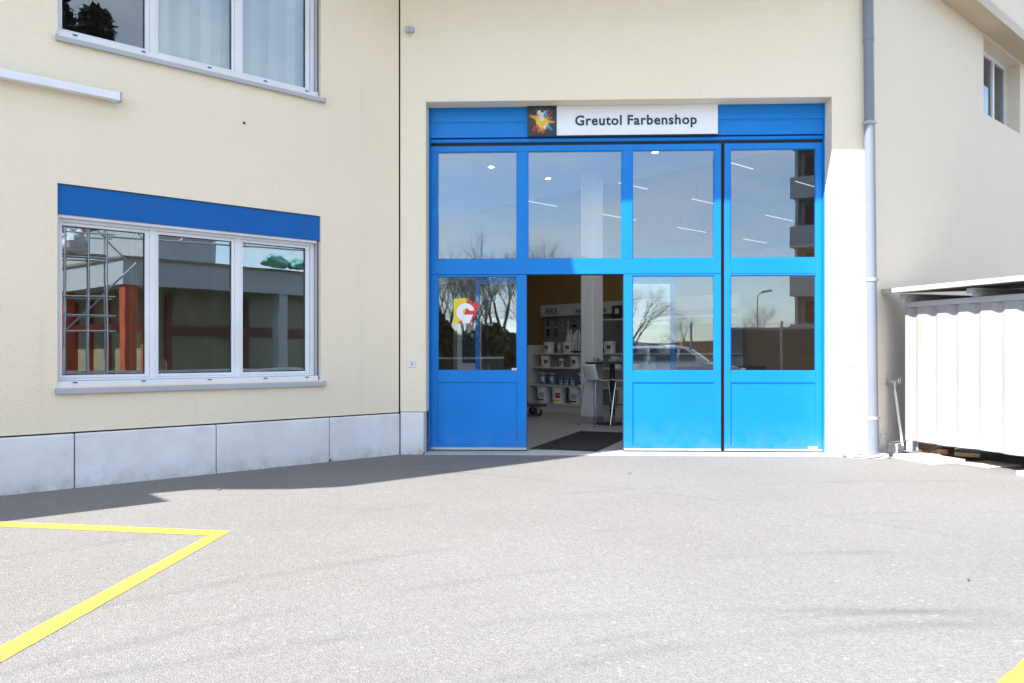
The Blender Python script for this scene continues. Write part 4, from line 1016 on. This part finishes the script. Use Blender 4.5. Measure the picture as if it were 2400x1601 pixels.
# hedge mass
def hedge(name, label, a, c, h, dep, n):
    t = thing(name, label, 'hedge', a, math.atan2(c.y-a.y, c.x-a.x)); ln = (c-a).length; b = MB()
    for i in range(n):
        x = rnd.uniform(0, ln); hh = h*(.72+.28*math.sin(x*1.7+.5)*math.sin(x*.6+1)); z = hh*math.sqrt(rnd.random()); y = rnd.uniform(-dep, dep)*(1-.5*(z/h)**2)
        s_ = rnd.uniform(.10,.22); e1 = Vector((rnd.uniform(-1,1), rnd.uniform(-1,1), rnd.uniform(-1,1))).normalized()*s_; e2 = e1.orthogonal().normalized()*s_*.6; p = Vector((x,y,z))
        b.add([p-e1, p+e2, p+e1, p-e2], [(0,1,2,3)])
    b.obj('foliage', M['leaf'], t)['kind'] = 'stuff'
    b = MB()
    for i in range(int(ln)):
        x = i+rnd.uniform(.2,.8); b = MB(); b.tube([(x,0,0),(x+.1,.05,h*.7)], [.05,.02], 6); b.obj('stem', M['bark'], t)
hedge('hedge', 'long dark hedge across the yard mirrored in the left door pane', vgate(960,34), vgate(1420,36), 3.5, .9, 11000)
# street lamp
t = thing('street_lamp', 'tall grey street lamp mirrored in the right gate field', 'street lamp', vgate(1776, 88), 0)
b = MB(); b.tube([(0,0,0),(0,0,3),(0,0,7.1)], [.10,.085,.06], 10); b.obj('mast', M['galv'], t, smooth=True)
b = MB(); b.tube([(0,0,7.1),(.1,0,7.6),(.5,0,7.85)], .05, 8); b.obj('arm', M['galv'], t, smooth=True)
b = MB(); b.add([(.3,-.2,7.75),(1.5,-.16,7.98),(1.5,.16,7.98),(.3,.2,7.75),(.45,-.15,8.05),(1.4,-.1,8.2),(1.4,.1,8.2),(.45,.15,8.05)], [(0,3,2,1),(4,5,6,7),(0,1,5,4),(1,2,6,5),(2,3,7,6),(3,0,4,7)]); b.obj('lamp_head', M['aptgrey'], t, bevel=.03)
# apartment block
ap = vgate(1856, 48); e1 = (vgate(2100, 45) - ap).normalized(); aa = math.atan2(e1.y, e1.x)
t = thing('apartment_block', 'grey apartment block with brown shuttered loggias mirrored at the right edge of the gate', 'building', ap, aa)
sgn = 1 if (Matrix.Rotation(aa, 3, 'Z') @ Vector((0,1,0))).dot(Vector((0,-1,0))) > 0 else -1
def ab(name, x0, x1, y0, y1, z0, z1, m, par=None):
    b = MB(); b.box(x0, x1, min(sgn*y0, sgn*y1), max(sgn*y0, sgn*y1), z0, z1); return b.obj(name, M[m], par or t)
ab('wall', .25, 16, 1.4, 12, 0, 17.2, 'aptgrey')
for i in range(5):
    z = 1.65 + i*2.95
    ab('balcony', 0, 16, 0, 1.39, z-.25+1.35, z+1.35-.05, 'aptgrey') if False else None
    bl = ab('balcony', -.1, 16, -.1, .1, z, z+1.28, 'aptgrey'); ab('floor_slab', 0, 16, .101, 1.39, z, z+.2, 'aptgrey', bl)
    for k_ in range(5):
        x = .5 + k_*3.1
        wn_ = ab('shutter', x, x+1.9, 1.30, 1.395, z+.25, z+2.72, 'brown'); ab('window_pane', x+2.0, x+2.6, 1.34, 1.395, z+.25, z+2.6, 'hallglass')
        ab('divider', x-.36, x-.2, .11, 1.29, z+.21, z+2.94, 'aptgrey')
ab('roof', -.3, 16.3, -.4, 12.3, 17.2, 17.5, 'aptgrey')
# dark site container and low wall
def boxthing(name, label, cat, a, c, h, dep, m, z0=0):
    t = thing(name, label, cat, a, math.atan2(c.y-a.y, c.x-a.x)); ln = (c-a).length; b = MB(); b.box(0, ln, -dep, 0, z0, h); b.obj('body', M[m], t, bevel=.02)
    b = MB(); b.box(-.03, ln+.03, -dep-.03, .03, h+.001, h+.08); b.obj('top_edge', M['galv'], t)
    n = max(2, int(ln/.6))
    for i in range(n):
        x = (i+.5)*ln/n
        b = MB(); b.box(x-.03, x+.03, -dep-.03, -dep-.001, z0+.1, h-.1); b.obj('rib', M[m], t)
        b = MB(); b.box(x-.03, x+.03, .001, .03, z0+.1, h-.1); b.obj('rib', M[m], t)
    return t
boxthing('site_container', 'dark site container mirrored behind the mesh fence in the right gate field', 'container', vgate(1700,27), vgate(2060,25.5), 2.02, 2.4, 'darkwall')
boxthing('skip', 'orange skip mirrored in the third lower gate field', 'skip', vgate(1600,40), vgate(1680,40), 1.75, 1.8, 'orange', .1)
boxthing('yard_wall', 'low grey yard wall mirrored across the lower gate panes', 'wall', vgate(1440,50), vgate(1705,50), 1.15, .3, 'aptgrey')
boxthing('yard_wall', 'low dark wall mirrored under the hedge in the left door pane', 'wall', vgate(930,31), vgate(1180,31), 1.0, .3, 'darkwall')
# mesh fence
def fence(a, c, h, label, step=2.6, pitch=.09):
    t = thing('mesh_fence', label, 'fence', a, math.atan2(c.y-a.y, c.x-a.x)); ln = (c-a).length
    n = int(ln/step)
    for i in range(n+1):
        b = MB(); b.tube([(i*step,0,0),(i*step,0,h)], .035, 8); b.obj('post', M['galv'], t, smooth=True)
    for z in (.06, h*.5, h-.06):
        b = MB(); b.tube([(0,0,z),(ln,0,z)], .004, 4); b.obj('rail_wire', M['galv'], t)
    b = MB(); k_ = -h
    while k_ < ln:
        for s_ in (0, 1):
            x0, x1 = max(0, k_), min(ln, k_+h)
            if x1 - x0 > .05:
                z0, z1 = (x0-k_)/h*(h-.12)+.06, (x1-k_)/h*(h-.12)+.06
                if s_: z0, z1 = h-z0, h-z1
                b.tube([(x0,.004*s_,z0),(x1,.004*s_,z1)], .0025, 3, cap=False)
        k_ += pitch
    b.obj('wire_mesh', M['galv'], t)['kind'] = 'stuff'
fence(vgate(1430,25), vgate(2030,21.3), 2.15, 'galvanised mesh fence mirrored in the lower right gate panes')
# parked white estate car
def car(loc, rz, label):
    t = thing('parked_car', label, 'car', loc, rz)
    side = [(-2.1,.35),(-2.12,.75),(-2.0,.92),(-1.85,1.0),(-1.55,1.38),(-1.35,1.44),(.25,1.45),(.45,1.41),(1.05,.98),(1.85,.86),(2.08,.70),(2.1,.35)]
    b = MB(); hw = lambda z: .86 if z < 1.0 else .86 - (z-1.0)*.42
    n = len(side); vs = [(x, -hw(z), z) for x, z in side] + [(x, hw(z), z) for x, z in side]
    b.add(vs, [list(range(n))[::-1], list(range(n, 2*n))] + [(i, (i+1) % n, n+(i+1) % n, n+i) for i in range(n)])
    b.obj('body', M['carwhite'], t, bevel=.03)
    for s_ in (-1, 1):
        for nm, poly in (('side_window', [(-1.62,1.02),(-1.38,1.36),(-.62,1.38),(-.62,1.02)]), ('side_window', [(-.55,1.02),(-.55,1.38),(.22,1.38),(.20,1.02)]), ('side_window', [(.27,1.02),(.29,1.38),(.42,1.36),(.93,1.02)])):
            b = MB(); b.add([(x, s_*(hw(z)+.006), z) for x, z in poly], [(0,1,2,3)]); b.obj(nm, M['cargls'], t)
        b = MB(); b.tube([(-1.4,s_*.58,1.52),(.2,s_*.58,1.52)], .018, 8); b.obj('roof_rail', M['black'], t)
        b = MB(); b.box(.75, .95, min(s_*.87,s_*1.02), max(s_*.87,s_*1.02), .98, 1.12); b.obj('mirror', M['carwhite'], t, bevel=.02)
        for x in (-1.3, 1.3):
            b = MB(); b.tube([(x,s_*.70,.31),(x,s_*.875,.31)], .31, 22); w_ = b.obj('wheel', M['black'], t, smooth=True)
            b = MB(); b.tube([(x,s_*.8755,.31),(x,s_*.885,.31)], .20, 16); b.obj('rim', M['alu'], w_)
        b = MB(); b.box(1.95, 2.09, min(s_*.5,s_*.8), max(s_*.5,s_*.8), .66, .80); b.obj('headlight', M['signwhite'], t, bevel=.02)
        b = MB(); b.box(-2.125, -2.05, min(s_*.6,s_*.84), max(s_*.6,s_*.84), .72, .92); b.obj('tail_light', M['red'], t, bevel=.01)
    b = MB(); b.add([(.50,-.70,1.385),(1.03,-.82,1.01),(1.03,.82,1.01),(.50,.70,1.385)], [(0,1,2,3)]); o = b.obj('windscreen', M['cargls'], t); o.location = (.012,0,.012)
    b = MB(); b.add([(-1.58,-.70,1.36),(-1.86,-.80,1.02),(-1.86,.80,1.02),(-1.58,.70,1.36)], [(3,2,1,0)]); o = b.obj('rear_window', M['cargls'], t); o.location = (-.012,0,.012)
car(vgate(1575, 23.5), R(12), 'white estate car with roof rails parked behind the viewer, mirrored in the third gate field')

# hall opposite the long wall, with scaffold
HK = 1.36
hc, hr = vleft(288.7, 20*HK, -.46), vleft(706.5, 24*HK, -.46)
ha = math.atan2(hr.y-hc.y, hr.x-hc.x)
t = thing('opposite_hall', 'grey hall with red columns and a deep fascia mirrored in the lower left window', 'building', hc, ha); t.scale = (HK, HK, HK)
def hbx(name, x0, x1, y0, y1, z0, z1, m, par=None):
    b = MB(); b.box(x0, x1, min(-y0,-y1), max(-y0,-y1), z0, z1); return b.obj(name, M[m], par or t)
hbx('fascia', 0, 24, 0, .25, 2.99, 3.63, 'fascia'); hbx('fascia', 0, .25, .251, 14, 2.99, 3.63, 'fascia'); hbx('canopy_deck', .251, 24, .251, 14, 3.1, 3.3, 'fascia')
hbx('gutter', -.04, 24, -.06, .0, 3.631, 3.70, 'plank'); hbx('gutter', -.06, -.0, .0, 14, 3.631, 3.70, 'plank')
hbx('rear_wall', 1.5, 24, 1.5, 1.7, 0, 3.09, 'hallglass'); hbx('rear_wall', 1.5, 1.7, 1.701, 14, 0, 3.09, 'hallglass')
hbx('upper_wall', .9, 3.0, .9, 9, 3.31, 4.85, 'fascia'); hbx('upper_band', .85, 3.05, .85, 9.05, 4.851, 5.35, 'brown'); hbx('upper_wall', .9, 3.0, .9, 9, 5.351, 6.3, 'fascia')
hbx('column', .06, .36, .06, .36, 0, 2.989, 'redsteel')
for x in (4.5, 9, 13.5): hbx('column', x, x+.3, .06, .36, 0, 2.989, 'fascia')
for y in (4, 8, 12): hbx('column', .06, .36, y, y+.3, 0, 2.989, 'redsteel')
for i in range(9): hbx('door_post', 1.38, 1.495, 1.9+i*1.2, 2.05+i*1.2, 0, 2.9, 'redsteel')
for i in range(7): hbx('door_post', 1.8+i*2.4, 1.95+i*2.4, 1.38, 1.495, 0, 2.9, 'brown')
hbx('door_lintel', 1.36, 1.379, 1.9, 12, 1.9, 2.1, 'redsteel'); hbx('door_lintel', 1.8, 20, 1.36, 1.379, 1.75, 2.0, 'brown')
hbx('low_rail', -2.5, 22, -2.2, -2.15, .80, .86, 'tarp'); hbx('low_rail', -2.5, 22, -2.2, -2.15, .55, .58, 'galv')
# scaffold tower and lattice girder
sc0 = vleft(150, 17*HK, -.46); sc1 = vleft(246, 17.4*HK, -.46); sa = math.atan2(sc1.y-sc0.y, sc1.x-sc0.x)
t = thing('scaffold', 'tube scaffold with plank decks mirrored in the left pane of the lower window', 'scaffold', sc0, sa); ln = (sc1-sc0).length/HK; t.scale = (HK, HK, HK)
for x in (-1.6, 0, ln*.55, ln):
    for y in (0, .75):
        b = MB(); b.tube([(x,y,0),(x,y,4.6)], .018, 8); b.obj('standard', M['galv'], t, smooth=True)
for z in (1.7, 2.05, 2.45, 3.25, 3.75, 4.2):
    for y in (0, .75):
        b = MB(); b.tube([(-1.8,y,z),(ln+.15,y,z)], .016, 8); b.obj('ledger', M['galv'], t, smooth=True)
for k_ in range(4):
    b = MB(); b.box(-1.7, ln, .04+k_*.17, .19+k_*.17, 3.29, 3.33); b.obj('plank', M['plank'], t)
for x0 in (-1.6, 0):
    b = MB(); b.tube([(x0,0,1.7),(x0+1.4,0,3.25)], .02, 8); b.obj('brace', M['galv'], t)
    b = MB(); b.tube([(x0+1.2,0,3.3),(x0+.4,0,4.2)], .02, 8); b.obj('brace', M['galv'], t)
for y in (0,):
    for z in (3.80, 4.22):
        b = MB(); b.tube([(ln,y,z),(ln+9,y,z)], .022, 8); b.obj('girder_chord', M['galv'], t)
    for i in range(12):
        x = ln + i*.75; b = MB(); b.tube([(x,y,3.80),(x+.375,y,4.22)], .014, 6); b.obj('girder_web', M['galv'], t); b = MB(); b.tube([(x+.375,y,4.22),(x+.75,y,3.80)], .014, 6); b.obj('girder_web', M['galv'], t)
def crumple(name, label, cat, loc, size, m, seed):
    r = random.Random(seed); b = MB(); n = 18; vs = []
    for i in range(n):
        for j in range(n):
            a, c = math.pi*i/(n-1), 2*math.pi*j/n
            k_ = (1 + .22*math.sin(3*c + seed) * math.sin(4*a)) * r.uniform(.90, 1.07); vs.append((size[0]*math.sin(a)*math.cos(c)*k_, size[1]*math.sin(a)*math.sin(c)*k_, size[2]*max(-.6, math.cos(a))*k_))
    b.add(vs, [(i*n+j, i*n+(j+1) % n, (i+1)*n+(j+1) % n, (i+1)*n+j) for i in range(n-1) for j in range(n)])
    tag(b.obj(name, M[m], None, loc, smooth=True), label, cat)
crumple('plastic_tarp', 'crumpled white plastic sheet on the scaffold deck', 'tarp', vleft(172, 17.2*HK, 3.62*HK-.46), (.40,.33,.42), 'tarp', 4)
crumple('safety_net', 'crumpled teal safety net on the hall gutter', 'net', vleft(648, 23.2*HK, 3.88*HK-.46), (1.0,.4,.27), 'teal', 9)
crumple('safety_net', 'smaller teal net bundle at the right end of the hall gutter', 'net', vleft(695, 23.8*HK, 3.88*HK-.46), (.55,.35,.25), 'teal', 12)

# dark evergreens behind the hall, mirrored in the upper window
def evergreen(loc, h, rad, label, seed):
    r = random.Random(seed); t = thing('evergreen_tree', label, 'tree', loc, 0, 'evergreens behind the opposite hall'); b = MB()
    for i in range(5200):
        k_ = r.random()**.8; z = h*(.12+.88*k_); rr = rad*(1-k_)**.75*(.75+.25*math.sin(k_*40)) + .5; a = r.uniform(0, 2*math.pi); q = rr*math.sqrt(r.random())
        p = Vector((q*math.cos(a), q*math.sin(a), z)); s_ = r.uniform(.3,.75); e1 = Vector((r.uniform(-1,1), r.uniform(-1,1), r.uniform(-.7,.3))).normalized()*s_; e2 = e1.orthogonal().normalized()*s_*.45
        b.add([p-e1, p+e2, p+e1, p-e2], [(0,1,2,3)])
    o = b.obj('crown', M['evergreen'], t)
    b = MB(); b.tube([(0,0,0),(0,0,h*.5),(0,0,h*.95)], [h*.018, h*.012, .05], 8); b.obj('trunk', M['bark'], t)
M['evergreen'] = mat('evergreen_needles', (.028, .036, .022), .8, var=.4, vscale=.5)
evergreen(vleft(120, 62), 31, 6.5, 'tallest dark evergreen mirrored at the left of the upper window', 1)
evergreen(vleft(225, 60), 27, 6.0, 'dark evergreen mirrored in the middle of the upper left pane', 2)
evergreen(vleft(330, 63), 24.5, 5.5, 'lowest dark evergreen mirrored by the first upper mullion', 3)

# grit and a few weeds along the foot of the plinth
b = MB(); r = random.Random(5)
for i in range(900):
    if i < 620: p = W0 + U*r.uniform(-1.5, TL) + N*(.024 + abs(r.gauss(0, .03)))
    else: p = J + G*r.uniform(0, 5.75) - GI*(.035 + abs(r.gauss(0, .035)))
    e = r.uniform(.002, .007); q = [Vector((r.uniform(-1,1), r.uniform(-1,1), r.uniform(.1,1)))*e for _ in range(4)]
    b.add([p + v + Vector((0,0,.001)) for v in q], [(0,1,2),(0,2,3),(0,3,1),(1,3,2)])
o = b.obj('grit', M['conc']); o['kind'] = 'stuff'; o['label'] = 'loose grit along the foot of the walls'
def weed(p, h, n, label, seed):
    r = random.Random(seed); t = thing('weed', label, 'weed', p, 0, 'weeds at the wall foot'); b = MB()
    for i in range(n):
        a = r.uniform(0, 6.3); l_ = h*r.uniform(.5, 1); d = Vector((math.cos(a), math.sin(a), 0)); w_ = Vector((-d.y, d.x, 0))*.003
        p1 = d*l_*.3 + Vector((0,0,l_*.6)); p2 = d*l_*.8 + Vector((0,0,l_*.75))
        b.add([-w_, w_, p1+w_*1.4, p1-w_*1.4, p2], [(0,1,2,3),(3,2,4)])
    b.obj('blade', M['grass'], t)['kind'] = 'stuff'
weed(W0 + U*3.27 + N*.03, .06, 14, 'tiny weed at the third plinth joint from the left', 1)
weed(J + G*.31 - GI*.03, .05, 12, 'tiny weed at the left foot of the gate opening', 2)
weed(J + G*5.45 - GI*.06, .05, 10, 'tiny weed at the foot of the sunlit pier', 3)
weed(C + U*.32 + N*.22, .07, 16, 'small weed beside the rough concrete footing by the downpipe', 4)
